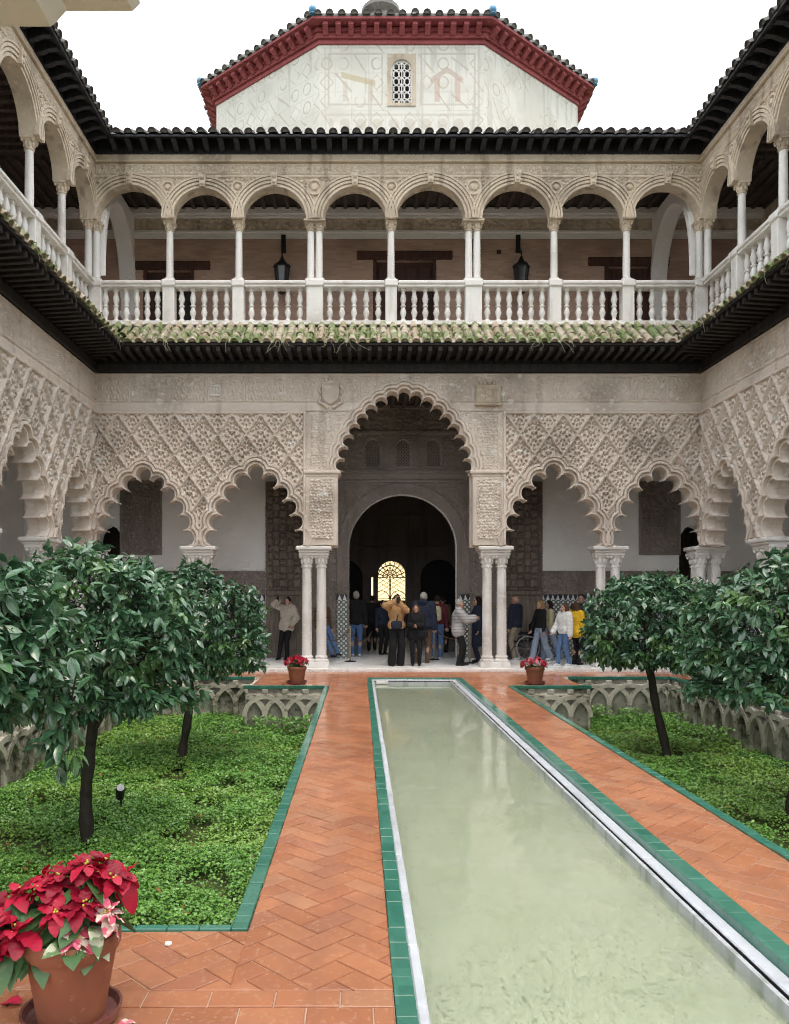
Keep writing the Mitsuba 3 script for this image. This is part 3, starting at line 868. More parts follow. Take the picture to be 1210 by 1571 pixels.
# great door leaves folded back against the wall on both sides of the portal
for (a, b, lab) in ((-2.44, -1.42, 'left'), (3.64, 4.72, 'right')):
    g = thing('door_leaf', f'tall dark carved wooden door leaf folded open {lab} of the portal', 'door', 'open leaves of the great door')
    part(g, 'board', P(cbox(a, b, -.10, -.004, .08, 4.62, .012), 'mat_door'), MB_)
    part(g, 'upper_panel', P(hf(a + .07, b - .07, 1.82, 4.52, .018, star_relief(.36, .05), y=-.101), 'mat_door', True), MB_)
    part(g, 'middle_rail', P(cbox(a + .02, b - .02, -.15, -.10, 1.68, 1.80, .012), 'mat_door'), MB_)
    for q in (a + .08, (a + b) / 2 + .02):
        part(g, 'lower_panel', P(cat([cbox(q, q + (b - a) / 2 - .10, -.125, -.1, .25, 1.62, .02), cbox(q + .08, q + (b - a) / 2 - .18, -.14, -.125, .35, 1.52, .012)]), 'mat_door'), MB_)

# the dark hall behind the portal, its far wall open to a bright latticed court
hall = thing('hall', 'dark hall seen through the portal with a bright latticed opening at its end', 'room')
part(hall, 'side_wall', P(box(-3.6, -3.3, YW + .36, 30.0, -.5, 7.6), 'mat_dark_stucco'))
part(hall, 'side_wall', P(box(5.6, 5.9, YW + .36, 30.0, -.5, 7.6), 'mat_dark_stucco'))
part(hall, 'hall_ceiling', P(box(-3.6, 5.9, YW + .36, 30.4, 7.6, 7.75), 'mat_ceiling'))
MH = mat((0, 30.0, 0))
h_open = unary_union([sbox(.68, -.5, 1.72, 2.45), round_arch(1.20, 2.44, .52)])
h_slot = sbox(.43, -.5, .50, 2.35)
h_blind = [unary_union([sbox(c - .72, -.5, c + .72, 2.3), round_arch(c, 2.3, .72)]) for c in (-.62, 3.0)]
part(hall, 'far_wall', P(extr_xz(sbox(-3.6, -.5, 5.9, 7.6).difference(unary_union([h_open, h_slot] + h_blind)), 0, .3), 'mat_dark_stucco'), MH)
for o in h_blind:
    part(hall, 'arch_moulding', P(extr_xz(o.buffer(.14).difference(o), -.05, 0), 'mat_dark_stucco'), MH)
    part(hall, 'arch_backing', P(cbox(o.bounds[0] - .05, o.bounds[2] + .05, .31, .34, -.5, 3.3), 'mat_black_wood'), MH)
part(hall, 'string_course', P(cat([cbox(-3.3, 5.6, -.06, 0, 3.45, 3.52, .01), cbox(-3.3, 5.6, -.06, 0, 4.65, 4.7, .01)]), 'mat_dark_stucco'), MH)
for c in (-.35, .55, 1.14 + .6, 2.6):
    o = unary_union([sbox(c - .22, 4.8, c + .22, 5.6), round_arch(c, 5.6, .22)])
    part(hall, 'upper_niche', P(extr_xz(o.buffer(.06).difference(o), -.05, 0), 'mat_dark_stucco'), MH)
# sunlit golden wall beyond the opening
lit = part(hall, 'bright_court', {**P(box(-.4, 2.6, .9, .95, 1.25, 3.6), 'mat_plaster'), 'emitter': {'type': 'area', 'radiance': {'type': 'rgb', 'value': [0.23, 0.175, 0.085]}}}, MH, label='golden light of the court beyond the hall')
tr = []
for r in (.64, .46, .28):
    tr.append(LineString([(1.14 + r * math.cos(t), 2.34 + r * math.sin(t)) for t in np.linspace(0, PI, 24)]).buffer(.018))
for t in np.linspace(0, PI, 11):
    tr.append(LineString([(1.14 + .1 * math.cos(t), 2.34 + .1 * math.sin(t)), (1.14 + .64 * math.cos(t), 2.34 + .64 * math.sin(t))]).buffer(.016))
for i in range(9):
    a = i * .16
    tr.append(LineString([(.50, 1.5 + a), (1.78, 2.3 + a)]).buffer(.010))
    tr.append(LineString([(1.78, 1.5 + a), (.50, 2.3 + a)]).buffer(.010))
part(hall, 'low_screen', P(box(-.4, 2.6, .5, .55, -.5, 1.42), 'mat_black_wood'), MH)
tr.append(sbox(.5, 1.42, 1.78, 1.48))
tr.append(sbox(1.11, .0, 1.17, 2.4))
for c in (.82, 1.46):
    o = round_arch(c, 1.55, .27)
    tr.append(o.buffer(.03).difference(o))
trace = unary_union(tr).intersection(h_open.intersection(sbox(0, 1.3, 3, 4)))
for i, (x0, x1) in enumerate(((-7.1, -5.9), (8.0, 9.2))):
    part(gw, 'dark_recess', P(cat([box(x0, x1, 1.4, 1.45, -.3, 3.9), box(x0, x0 + .05, .355, 1.4, -.3, 3.9), box(x1 - .05, x1, .355, 1.4, -.3, 3.9), box(x0, x1, .355, 1.45, 3.9, 3.95)]), 'mat_ceiling'), MB_)
material('mat_gilt', (0.34, 0.25, 0.11), .5, .4)
part(hall, 'tracery', P(extr_xz(trace, .1, .16), 'mat_gilt'), MH)

# plain walls of the two side galleries
for sgn, X0, lab in ((-1, XL - 2.74, 'left'), (1, XR + 2.74, 'right')):
    g = thing('side_gallery_wall', f'white plaster wall with tile dado inside the {lab} gallery', 'wall', 'side gallery walls')
    xs = sorted((X0, X0 + sgn * .3))
    part(g, 'wall', P(box(xs[0], xs[1], 1.5, YW - .004, -.5, 6.62), 'mat_plaster'))
    xd = sorted((X0 - sgn * .03, X0 - sgn * .003))
    part(g, 'tile_dado', P(box(xd[0], xd[1], 1.5, YW - .05, .06, 1.70), 'mat_azulejo'))
    part(g, 'carved_band', P(box(xd[0], xd[1], 1.5, YW - .05, 1.705, 2.3), 'mat_dark_stucco'))
    part(g, 'upper_wall', P(box(xs[0], xs[1], 1.5, YW - .004, 7.73, 11.74), 'mat_brick_wall'))
    part(g, 'upper_band', P(cbox(xd[0], xd[1], 1.5, YW - .05, 11.1, 11.6), 'mat_upper_stone'))

# upper gallery: brick wall, carved band, three doors
ug = thing('brick_gallery_wall', 'brown brick rear wall of the upper gallery with three dark doors', 'wall')
udoors = [(-5.62, -4.30, 10.12), (.34, 1.98, 10.38), (6.34, 7.60, 10.22)]
wall3 = sbox(-9.6, 7.73, 11.3, 11.74).difference(unary_union([sbox(a, 7.0, b, z) for a, b, z in udoors]))
part(ug, 'brickwork', P(extr_xz(wall3, 0, .35), 'mat_brick_wall'), MB_)
part(ug, 'carved_band', P(hf(-9.0, 10.7, 11.14, 11.44, .022, arabesque(.22, .035)), 'mat_upper_stone', True), MB_)
part(ug, 'band_cornice', P(cat([cbox(-9.0, 10.7, -.13, 0, 11.52, 11.70, .02), cbox(-9.0, 10.7, -.08, 0, 11.44, 11.52, .02), cbox(-9.0, 10.7, -.05, 0, 11.06, 11.14, .015), cbox(-9.0, 10.7, -.02, 0, 10.92, 11.06, .01)]), 'mat_plaster'), MB_)
for i, (a, b, z) in enumerate(udoors):
    lab = ['left dark door of the upper gallery standing half open', 'middle dark red door of the upper gallery under a long lintel', 'right dark red door of the upper gallery under a long lintel'][i]
    d = part(ug, 'door', P(cbox(a, b, .16, .20, 7.73, z, .006), 'mat_red_door'), MB_, label=lab)
    part(d, 'lintel', P(cbox(a - .42, b + .42, -.05, .10, z, z + .22, .012), 'mat_red_door'), MB_)
    part(d, 'frame', P(cat([cbox(a, a + .09, -.02, .16, 7.73, z - .002, .01), cbox(b - .09, b, -.02, .16, 7.73, z - .002, .01)]), 'mat_red_door'), MB_)
    n = 4
    for k in range(n):
        w = (b - a - .24) / n
        for zz in (7.95, 8.55, 9.15, 9.75):
            if zz + .5 < z:
                part(d, 'panel', P(cbox(a + .14 + k * w, a + .10 + (k + 1) * w, .125, .16, zz, zz + .5, .02), 'mat_red_door'), MB_)
part(ug, 'dark_opening', P(cbox(-5.36, -4.42, .10, .14, 7.8, 9.72, .005), 'mat_black_wood'), MB_)
part(ug, 'wall_socket', P(cbox(3.55, 3.66, -.03, 0, 10.53, 10.63, .006), 'mat_red_door'), MB_)
# transverse white arches that close the corners of the upper gallery
for sx, x in ((-1, -6.02), (1, 7.74)):
    g = thing('corner_arch', f'white plaster arch spanning the {"left" if sx < 0 else "right"} corner of the upper gallery', 'arch', 'upper gallery corner arches')
    c, rr = 1.53, 1.19
    a = np.linspace(0, PI, 40)
    op = Polygon([(c + rr * math.cos(t), 9.0 + 2.15 * math.sin(t) ** .8) for t in a] + [(c - rr, 8.9), (c + rr, 8.9)])
    face = sbox(.305, 9.0, 2.735, 11.5).difference(op)
    v, fcs = extr(face, -.17, .17)
    part(g, 'arch_wall', P((v[:, [2, 0, 1]], fcs), 'mat_plaster', 30), mat((x, YB, 0)))
    v, fcs = extr(op.buffer(.16).difference(op.buffer(.02)).intersection(sbox(.31, 9.0, 2.73, 11.6)), -.20, .20)
    part(g, 'moulding', P((v[:, [2, 0, 1]], fcs), 'mat_plaster', 30), mat((x, YB, 0)))
    part(g, 'corbel', P(cat([cbox(-.17, .17, 2.52, 2.738, 8.86, 9.0, .03), hull([(-.13, 2.55, 8.86), (.13, 2.55, 8.86), (-.13, 2.738, 8.86), (.13, 2.738, 8.86), (-.04, 2.70, 8.55), (.04, 2.70, 8.55), (0, 2.738, 8.5)])]), 'mat_plaster'), mat((x, YB, 0)))
# wall lanterns
for x, lab in ((-1.98, 'black iron lantern on the brick wall left of the middle upper door'), (4.10, 'black iron lantern on the brick wall right of the middle upper door')):
    g = thing('wall_lantern', lab, 'lantern', 'lanterns of the upper gallery')
    y = YW - .42
    part(g, 'bracket', P(cat([cbox(x - .06, x + .06, YW - .05, YW - .004, 10.55, 11.02, .01), tube([(x, YW - .03, 10.58), (x, YW - .2, 10.56), (x, y, 10.44), (x, y, 10.30)], .018, 6)]), 'mat_iron'))
    part(g, 'cap', P(move(lathe([(.21, 0), (.235, .02), (.20, .08), (.10, .14), (.06, .22), (.02, .30)], 6), x, y, 10.0), 'mat_iron'))
    part(g, 'glass_body', P(move(lathe([(.12, 0), (.185, .55)], 6), x, y, 9.45), 'mat_dark_glass'))
    part(g, 'frame', P(cat([tube([(x + .125 * math.cos(a), y + .125 * math.sin(a), 9.45), (x + .195 * math.cos(a), y + .195 * math.sin(a), 10.0)], .014, 5) for a in np.arange(6) * PI / 3] + [move(lathe([(.02, -.1), (.08, -.06), (.135, 0), (.135, .03)], 6), x, y, 9.42)]), 'mat_iron'))

# ---------------------------------------------------------------- the octagonal hall that rises behind
CXT = 1.155
OCT = [(-2.275, 22.0), (2.275, 22.0), (5.62, 24.75), (5.62, 29.3), (2.275, 32.05), (-2.275, 32.05), (-5.62, 29.3), (-5.62, 24.75)]
octp = Polygon([(CXT + x, y) for x, y in OCT])


def fresco(p, n, uv):
    """faded painted plaster: panels, thin ochre and grey lines, patches"""
    u = dr.select(dr.abs(n.y) > .95, p.x - 1.155, (p.x - 1.155) * 1.3 + 40)
    a = fbm(p.x * 1.4, p.y * 1.4, p.z * 1.4, 4)
    c = mixc((0.74, 0.715, 0.66), (0.66, 0.63, 0.57), sstep(.4, .7, a))
    # rows of small painted motifs, worn away in patches
    cu, cz = u / .46, p.z / .52
    iu, iz = dr.floor(cu), dr.floor(cz)
    du, dz = cu - iu - .5, cz - iz - .5
    r = cell_rand(iu, iz, 3)
    wob = .06 * (fbm(u * 9, p.z * 9, 4, 2) - .5)
    d1 = dr.sqrt(du * du + dz * dz)
    d2 = dr.abs(du) + dr.abs(dz)
    d3 = dr.abs(du * (r * 2 - 1) + dz * .6)
    m = dr.select(r < .35, dr.abs(d1 - .3), dr.select(r < .7, dr.abs(d2 - .4), d3)) + wob
    keep = sstep(.32, .52, fbm(u * 1.7, p.z * 1.7, 9, 3))
    c = mixc(c, (0.44, 0.38, 0.29), sstep(.06, .025, dr.abs(m)) * .55 * keep)
    c = mixc(c, (0.47, 0.43, 0.37), sstep(.035, .015, .5 - dr.maximum(dr.abs(du), dr.abs(dz))) * .3 * keep)
    run = sstep(.60, .75, fbm(u * 7, p.z * .6, 2, 3))
    c = mixc(c, (0.50, 0.47, 0.42), run * .5)

    def line(d):
        return sstep(.035, .015, dr.abs(d))

    def rect(cx, cz, w, h):
        dx, dz = dr.abs(u - cx) - w, dr.abs(p.z - cz) - h
        return line(dr.maximum(dx, dz))
    for cx in (-1.28, 1.28):
        c = mixc(c, (0.55, 0.50, 0.44), rect(cx, 15.95, .74, .70) * .75)
    c = mixc(c, (0.55, 0.50, 0.44), rect(0.0, 14.4, 2.1, .55) * .45)
    c = mixc(c, (0.55, 0.50, 0.44), rect(0.0, 15.9, 2.12, .92) * .4)
    # painted arch fragments: a sloping ochre beam on two posts, and a small red gabled niche
    k1 = dr.maximum(dr.abs(u) - 2.0, dr.abs(p.z - 14.4) - .5)
    gl = dr.abs(dr.sin(7 * u)) * dr.abs(dr.sin(6.3 * p.z))
    c = mixc(c, (0.45, 0.38, 0.30), sstep(.05, -.02, k1) * sstep(.5, .6, gl) * .35)
    o = dr.maximum(dr.abs(p.z - (15.95 - .25 * (u + 1.2))) - .07, dr.abs(u + 1.2) - .46)
    c = mixc(c, (0.50, 0.40, 0.22), sstep(.03, -.01, o) * .6)
    for x0 in (-1.56, -.86):
        c = mixc(c, (0.55, 0.45, 0.36), sstep(.02, -.01, dr.maximum(dr.abs(u - x0) - .06, dr.abs(p.z - 15.62) - .28)) * .45)
    roof = dr.abs(p.z - (16.22 - .7 * dr.abs(u - 1.25))) - .07
    c = mixc(c, (0.47, 0.33, 0.27), sstep(.03, -.01, dr.maximum(roof, dr.abs(u - 1.25) - .44)) * .55)
    for x0 in (.98, 1.55):
        c = mixc(c, (0.52, 0.33, 0.26), sstep(.02, -.01, dr.maximum(dr.abs(u - x0) - .07, dr.abs(p.z - 15.65) - .32)) * .5)
    return c


material('mat_fresco', fresco, 0.85, 0.15)
tw = thing('octagonal_tower', 'pale octagonal hall with red corbelled cornice rising behind the far roof', 'tower')
w_out = unary_union([sbox(1.155 - .29, 15.28, 1.155 + .29, 16.2), round_arch(1.155, 16.19, .29)])
pts = [(CXT + x, y) for x, y in OCT]
for i in range(8):
    (xa, ya), (xb, yb) = pts[i], pts[(i + 1) % 8]
    L = math.hypot(xb - xa, yb - ya)
    Mi = mat((xa, ya, 0), math.atan2(yb - ya, xb - xa))
    poly = sbox(0, 11.0, L, 17.0)
    if i == 0:
        poly = poly.difference(shapely.affinity.translate(w_out, -xa, 0))
    part(tw, 'wall', P(extr_xz(poly, 0, .3), 'mat_fresco'), Mi)
    if i in (0, 1, 2, 6, 7):
        cz = [(.0, 16.90, 17.02, .045), (0, 17.02, 17.16, .12), (0, 17.16, 17.27, .17)]
        t8 = math.tan(PI / 8)
        for _, za, zb, o in cz:
            e = o * t8
            v = np.array([(-e, -o, za), (L + e, -o, za), (L, 0.01, za), (0, 0.01, za), (-e, -o, zb), (L + e, -o, zb), (L, 0.01, zb), (0, 0.01, zb)])
            part(tw, 'cornice', P(hull(v), 'mat_red_cornice'), Mi)
        n = int(L / .325)
        for k in range(n):
            u = (k + .5) * L / n
            prof = Polygon([(-.005, 17.30), (-.005, 17.05), (-.16, 17.06), (-.24, 17.12), (-.38, 17.20), (-.38, 17.30)])
            vv, ff = extr(prof, u - .07, u + .07)
            part(tw, 'corbel', P((vv[:, [2, 0, 1]], ff), 'mat_red_cornice'), Mi)
        e = .46 * t8
        part(tw, 'eave_board', P(hull(np.array([(-e, -.46, 17.30), (L + e, -.46, 17.30), (L, 0.0, 17.30), (0, 0.0, 17.30), (-e, -.46, 17.36), (L + e, -.46, 17.36), (L, 0, 17.5), (0, 0, 17.5)])), 'mat_red_cornice'), Mi)
# roof over all eight sides
op8 = octp.buffer(.46, join_style=2)
ring = list(op8.exterior.coords)[:-1]
apex = (CXT, 27.0, 20.1)
v = np.array([(x, y, 17.37) for x, y in ring] + [apex])
k = len(ring)
roof = part(tw, 'roof', P((v, np.array([[i, (i + 1) % k, k] if Polygon(ring).exterior.is_ccw else [(i + 1) % k, i, k] for i in range(k)])), 'mat_tower_tile'))
for i in range(8):
    if i not in (0, 1, 2, 6, 7):
        continue
    (xa, ya), (xb, yb) = pts[i], pts[(i + 1) % 8]
    L = math.hypot(xb - xa, yb - ya)
    Mi = mat((xa, ya, 0), math.atan2(yb - ya, xb - xa))
    e = .46 * math.tan(PI / 8)
    part(roof, 'pan_row', P(hull([(-e, -.44, 17.37), (L + e, -.44, 17.37), (-e, -.44, 17.455), (L + e, -.44, 17.455), (-.05, -.1, 17.55), (L + .05, -.1, 17.55), (-.05, -.1, 17.4), (L + .05, -.1, 17.4)]), 'mat_tower_tile'), Mi)
    n = int((L + 2 * e) / .325)
    for j in range(n):
        u = -e + (j + .5) * (L + 2 * e) / n
        part(roof, 'tile', TILE_TOWER, Mi @ mat((u + RNG.normal(0, .008), -.52 + RNG.normal(0, .012), 17.385), rx=.5))
for (x, y) in [ring[i] for i in range(k)]:
    if y < 26:
        part(tw, 'glazed_ball', P(cat([sph((x, y, 17.53), .115, 2), move(lathe([(.10, 0), (.07, .06)], 10), x, y, 17.40)]), 'mat_blue_glaze', True))
part(tw, 'finial', P(move(lathe([(1.1, 0), (.95, .3), (.62, .9), (.48, 1.35), (.66, 1.5), (.66, 1.62), (.42, 1.75), (.30, 2.0), (.36, 2.2), (.16, 2.5), (.03, 3.2)], 20), apex[0] - .45, apex[1], 19.85), 'mat_tower_tile', 35))
o1 = shapely.affinity.translate(w_out, 0, 0)
lw = part(tw, 'lattice_window', P(extr_xz(sbox(.76, 15.20, 1.55, 16.64).difference(w_out), -.03, .0), 'mat_upper_stone'), mat((0, 22.0, 0)), label='tall arched lattice window in the middle of the front face')
g = []
for dx in np.arange(-.30, .31, .15):
    for dz in np.arange(15.3, 16.6, .2):
        c = Point(1.155 + dx, dz)
        g.append(c.buffer(.100).difference(c.buffer(.076)))
        c = Point(1.155 + dx + .075, dz + .10)
        g.append(c.buffer(.055).difference(c.buffer(.036)))
g.append(sbox(1.155 - .015, 15.2, 1.155 + .015, 16.5))
lat = unary_union(g + [w_out.difference(w_out.buffer(-.03))]).intersection(w_out)
part(lw, 'lattice', P(extr_xz(lat, .02, .06), 'mat_marble'), mat((0, 22.0, 0)))
part(lw, 'backing', P(cbox(.80, 1.51, .30, .33, 15.2, 16.6), 'mat_black_wood'), mat((0, 22.0, 0)))
# ================================================================ the court: ground, floors, pool, paths, sunken gardens
Z_G = -0.92
struct('ground', P(box(-600, 600, -600, 600, -1.6, -1.0), 'mat_soil'))
court = (XL + .26, XR - .26, 1.2, YB - .34)
gal = sbox(-9.6, .6, 11.3, YW + .02).difference(sbox(*[court[i] for i in (0, 2, 1, 3)])).difference(sbox(-9.6, -1, 11.3, 1.2))
gf = struct('gallery_floor', P(extr(gal, -1.0, .05), 'mat_floor_marble'), 'pale marble floor of the arcaded galleries')
hallf = struct('hall_floor', P(box(-3.3, 5.6, YW + .022, 31.5, -1.0, .046), 'mat_floor_marble'))
x = court[0]
while x < court[1] - .1:
    w = min(1.15, court[1] - x)
    part(gf, 'kerb_slab', P(cbox(x + .003, x + w - .003, court[3] - .02, court[3] + .30, -.1, .062, .012), 'mat_marble'))
    x += w
# floor slabs of the far gallery, worn white marble
for i in range(13):
    for j in range(2):
        x0, y0 = -5.9 + i * 1.05, court[3] + .31 + j * 1.1
        if y0 + 1.09 < YW - .1:
            part(gf, 'floor_slab', P(cbox(x0 + .004, x0 + 1.046, y0 + .004, y0 + 1.096, .03, .058 + .002 * ((i + j) % 2), .004), 'mat_floor_marble'))

# ---- bricks
BL, BW = .275, .1375


def brick_mesh(poly, dz):
    c = np.array(poly.exterior.coords)[:-1]
    if not poly.exterior.is_ccw:
        c = c[::-1]
    inner = poly.buffer(-.004, join_style=2)
    if inner.is_empty or inner.geom_type != 'Polygon' or len(inner.exterior.coords) - 1 != len(c):
        return None
    ci = np.array(inner.exterior.coords)[:-1]
    if not inner.exterior.is_ccw:
        ci = ci[::-1]
    s = int(np.argmin(np.linalg.norm(ci - c[0], axis=1)))
    ci = np.roll(ci, -s, 0)
    n = len(c)
    v = np.vstack([np.c_[c, np.full(n, -.012)], np.c_[c, np.full(n, -.003 + dz)], np.c_[ci, np.full(n, dz)]])
    f = []
    for a in (0, n):
        for i in range(n):
            j = (i + 1) % n
            f += [[a + i, a + j, a + n + j], [a + i, a + n + j, a + n + i]]
    f += [[2 * n, 2 * n + i, 2 * n + i + 1] for i in range(1, n - 1)]
    return v, np.array(f)


def herring(x0, x1, y0, y1, ang=PI / 4):
    region = sbox(x0, y0, x1, y1)
    R = math.hypot(x1 - x0, y1 - y0) / BW + 4
    cx, cy = (x0 + x1) / 2, (y0 + y1) / 2
    ca, sa = math.cos(ang), math.sin(ang)
    out = []
    R = int(R)
    for r in range(-R, R):
        for c in range(-R, R):
            m = (c - r) % 4
            if m == 0:
                a, b, w, h = c, r, 2, 1
            elif m == 3:
                a, b, w, h = c, r, 1, 2
            else:
                continue
            mx, my = (a + w / 2) * BW, (b + h / 2) * BW
            X, Y = cx + mx * ca - my * sa, cy + mx * sa + my * ca
            if X < x0 - .3 or X > x1 + .3 or Y < y0 - .3 or Y > y1 + .3:
                continue
            g = .0032
            p = np.array([(a * BW + g, b * BW + g), ((a + w) * BW - g, b * BW + g), ((a + w) * BW - g, (b + h) * BW - g), (a * BW + g, (b + h) * BW - g)])
            q = np.stack([cx + p[:, 0] * ca - p[:, 1] * sa, cy + p[:, 0] * sa + p[:, 1] * ca], 1)
            poly = Polygon(q).intersection(region)
            if poly.geom_type == 'Polygon' and poly.area > .0008:
                out.append(poly)
    return out


def straight(x0, x1, y0, y1, along='x'):
    out = []
    L, Wd = BL, BW
    if along == 'x':
        n = int(round((y1 - y0) / Wd))
        for j in range(n):
            x = x0 - (L / 2 if j % 2 else 0)
            while x < x1:
                p = sbox(max(x, x0) + .003, y0 + j * (y1 - y0) / n + .003, min(x + L, x1) - .003, y0 + (j + 1) * (y1 - y0) / n - .003)
                if p.bounds[2] - p.bounds[0] > .03:
                    out.append(p)
                x += L
    return out


def paving(name, label, rects, near):
    """a brick floor: mortar bed, the bricks near the viewer each a part, the far ones one part"""
    x0, y0, x1, y1 = unary_union([sbox(a, c, b, d) for a, b, c, d, _ in rects]).bounds
    bed = unary_union([sbox(a, c, b, d) for a, b, c, d, _ in rects])
    k = struct(name, P(extr(bed, -1.0, -.0075), 'mat_mortar'), label)
    bricks = []
    for a, b, c, d, kind in rects:
        bricks += herring(a, b, c, d) if kind == 'h' else straight(a, b, c, d)
    bricks.sort(key=lambda p: p.centroid.x ** 2 + p.centroid.y ** 2 + (0 if p.area > .012 else 60))
    ms, far = [], {}
    i = 0
    for p in bricks:
        m = brick_mesh(p, RNG.normal(0, .0009))
        if m is None:
            continue
        t = int(RNG.choice(5, p=[.3, .25, .2, .15, .1]))
        if i < near:
            part(k, 'brick', P(m, f'mat_paver_{t}'))
        else:
            far.setdefault(t, []).append(m)
        i += 1
    for t, mm in far.items():
        part(k, 'far_bricks', P(cat(mm), f'mat_paver_{t}'), kind='stuff')
    return k


PX0, PX1 = .265, 1.855                     # pool between its marble edges
LP, RP = (-.63, .143), (2.06, 2.80)        # the two brick paths beside it
NEAR_Y, FAR_Y, REC_Y = 4.08, 14.72, 16.32  # near and far ends of the gardens, far end of their recesses
GX = (-4.62, 6.36)                         # outer garden edges
REC_X = (-2.13, 4.25)
POOL_END = 15.98
pl = paving('brick_path', 'wet herringbone brick path along the left of the pool', [(LP[0] + .065, LP[1], 3.42, 16.62, 'h')], 290)
pr = paving('brick_path', 'wet herringbone brick path along the right of the pool', [(RP[0], RP[1] - .065, 2.2, 16.62, 'h')], 290)
tn = paving('brick_terrace', 'near brick terrace under the big flower pot', [(court[0], LP[0] + .065, 3.42, NEAR_Y - .065, 'h'), (court[0], LP[1], 1.2, 3.42, 's')], 290)
tf = paving('brick_terrace', 'far brick terrace before the marble step', [(REC_X[0] + .1, LP[0] + .064, FAR_Y + .07, 16.62, 'h'), (RP[1] - .064, REC_X[1] - .1, FAR_Y + .07, 16.62, 'h'), (court[0], court[1], 16.62, court[3] - .022, 'h')], 290)
ts = paving('brick_terrace', 'brick walk along the right arcade', [(GX[1] + .07, court[1], 6.0, 16.615, 'h')], 0)
paving('brick_terrace', 'brick walk along the left arcade', [(court[0], GX[0] - .07, 4.08, 16.615, 'h')], 0)
struct('terrace', P(box(RP[1], court[1], 1.2, NEAR_Y, -1.0, -.006), 'mat_paver_0'))
part(pl, 'loose_bed', P(box(LP[1] + .001, PX1, 16.2, 16.62, -1.0, -.008), 'mat_mortar'))
part(pl, 'pool_end_bricks', P(cat([m for m in (brick_mesh(p, 0) for p in herring(LP[1] + .003, RP[0] - .003, 16.205, 16.62)) if m]), 'mat_paver_0'), kind='stuff')

# ---- pool: basin, water, marble edge, green tiles
pool = struct('pool_basin', P(cat([box(PX0 - .02, PX1 + .02, 1.0, POOL_END, -.6, -.165)]), 'mat_pool_floor'))
wx = np.array([(PX0, 1.2, -.10), (PX1, 1.2, -.10), (PX1, POOL_END, -.10), (PX0, POOL_END, -.10)])
struct('pool_water', P((wx, np.array([[0, 1, 2], [0, 2, 3]])), 'mat_water'), 'still pale green water of the long pool')


def strip(parent, name, x0, x1, y0, y1, z0, z1, L, bsdf, c=.005, jit=.0015, along='y', gap=.002):
    a, b = (y0, y1) if along == 'y' else (x0, x1)
    n = max(1, int(round((b - a) / L)))
    for i in range(n):
        p, q = a + (b - a) * i / n + gap, a + (b - a) * (i + 1) / n - gap
        dz = RNG.normal(0, jit)
        dd = RNG.normal(0, jit)
        m = cbox(x0 + dd, x1 + dd, p, q, z0, z1 + dz, c) if along == 'y' else cbox(p, q, y0 + dd, y1 + dd, z0, z1 + dz, c)
        part(parent, name, P(m, bsdf))


edge = struct('pool_edge', P(cat([box(PX0 - .003, PX0 + .010, 1.2, POOL_END, -.5, -.05), box(PX1 - .034, PX1 - .008, 1.2, POOL_END, -.5, -.050), box(PX0, PX1, POOL_END, POOL_END + .04, -.5, -.06)]), 'mat_pool_side'), 'pale marble lip round the pool')
strip(edge, 'marble_slab', PX0 - .032, PX0 + .018, 1.2, POOL_END, -.040, -.012, 1.3, 'mat_pool_marble', .008)
strip(edge, 'marble_slab', PX1 + .003, PX1 + .085, 1.2, POOL_END, -.048, -.030, 1.3, 'mat_pool_marble', .006)
strip(edge, 'marble_slab', PX0 - .032, PX1 + .085, POOL_END + .002, POOL_END + .10, -.045, -.014, 1.1, 'mat_pool_marble', .008, along='x')
strip(edge, 'green_tile', LP[1] + .002, PX0 - .034, 2.0, POOL_END + .102, -.03, .010, .17, 'mat_green_tile', .002, gap=.0012)
strip(edge, 'green_tile', PX1 + .088, RP[0] - .002, 2.0, POOL_END + .102, -.046, .016, .17, 'mat_green_tile', .002, gap=.0010, jit=.0008)
strip(edge, 'green_tile', LP[1] + .002, RP[0] - .002, POOL_END + .105, POOL_END + .20, -.03, .012, .17, 'mat_green_tile', .004, along='x')
part(edge, 'bed', P(cat([box(LP[1] + .001, PX0 - .003, 1.2, POOL_END + .2, -.9, -.042), box(PX1 + .003, RP[0] - .001, 1.2, POOL_END + .2, -.9, -.050), box(PX0 - .003, PX1 + .003, POOL_END + .0405, POOL_END + .2, -.9, -.047)]), 'mat_iron'))
part(edge, 'drain_cover', P(cbox(PX0 + .06, PX0 + .30, POOL_END - .10, POOL_END - .003, -.09, -.03, .006), 'mat_marble'))
# green edging of the gardens
eg = struct('garden_edge', P(cat([box(LP[0], LP[0] + .063, NEAR_Y - .06, FAR_Y + .06, -1.0, -.02)]), 'mat_retaining'))
strip(eg, 'green_tile', LP[0] - .02, LP[0] + .062, NEAR_Y - .06, FAR_Y, -.04, .012, .16, 'mat_green_tile', .004)
strip(eg, 'green_tile', -4.55, LP[0] - .022, NEAR_Y - .062, NEAR_Y - .012, -.04, .012, .16, 'mat_green_tile', .004, along='x')
eg2 = struct('garden_edge', P(cat([box(RP[1] - .063, RP[1], NEAR_Y - .06, FAR_Y + .06, -1.0, -.02)]), 'mat_retaining'))
strip(eg2, 'green_tile', RP[1] - .062, RP[1] + .02, NEAR_Y - .06, FAR_Y, -.04, .012, .16, 'mat_green_tile', .004)
for e, a, b, y in ((eg, REC_X[0] - .03, LP[0], FAR_Y), (eg2, RP[1], REC_X[1] + .03, FAR_Y), (eg, GX[0], REC_X[0] - .03, REC_Y), (eg2, REC_X[1] + .03, GX[1], REC_Y)):
    strip(e, 'green_tile', a, b, y - .035, y + .065, -.045, .014, .16, 'mat_green_tile', .004, along='x')
strip(eg2, 'green_tile', GX[1] - .04, GX[1] + .065, 6.0, REC_Y - .04, -.045, .014, .17, 'mat_green_tile', .004)


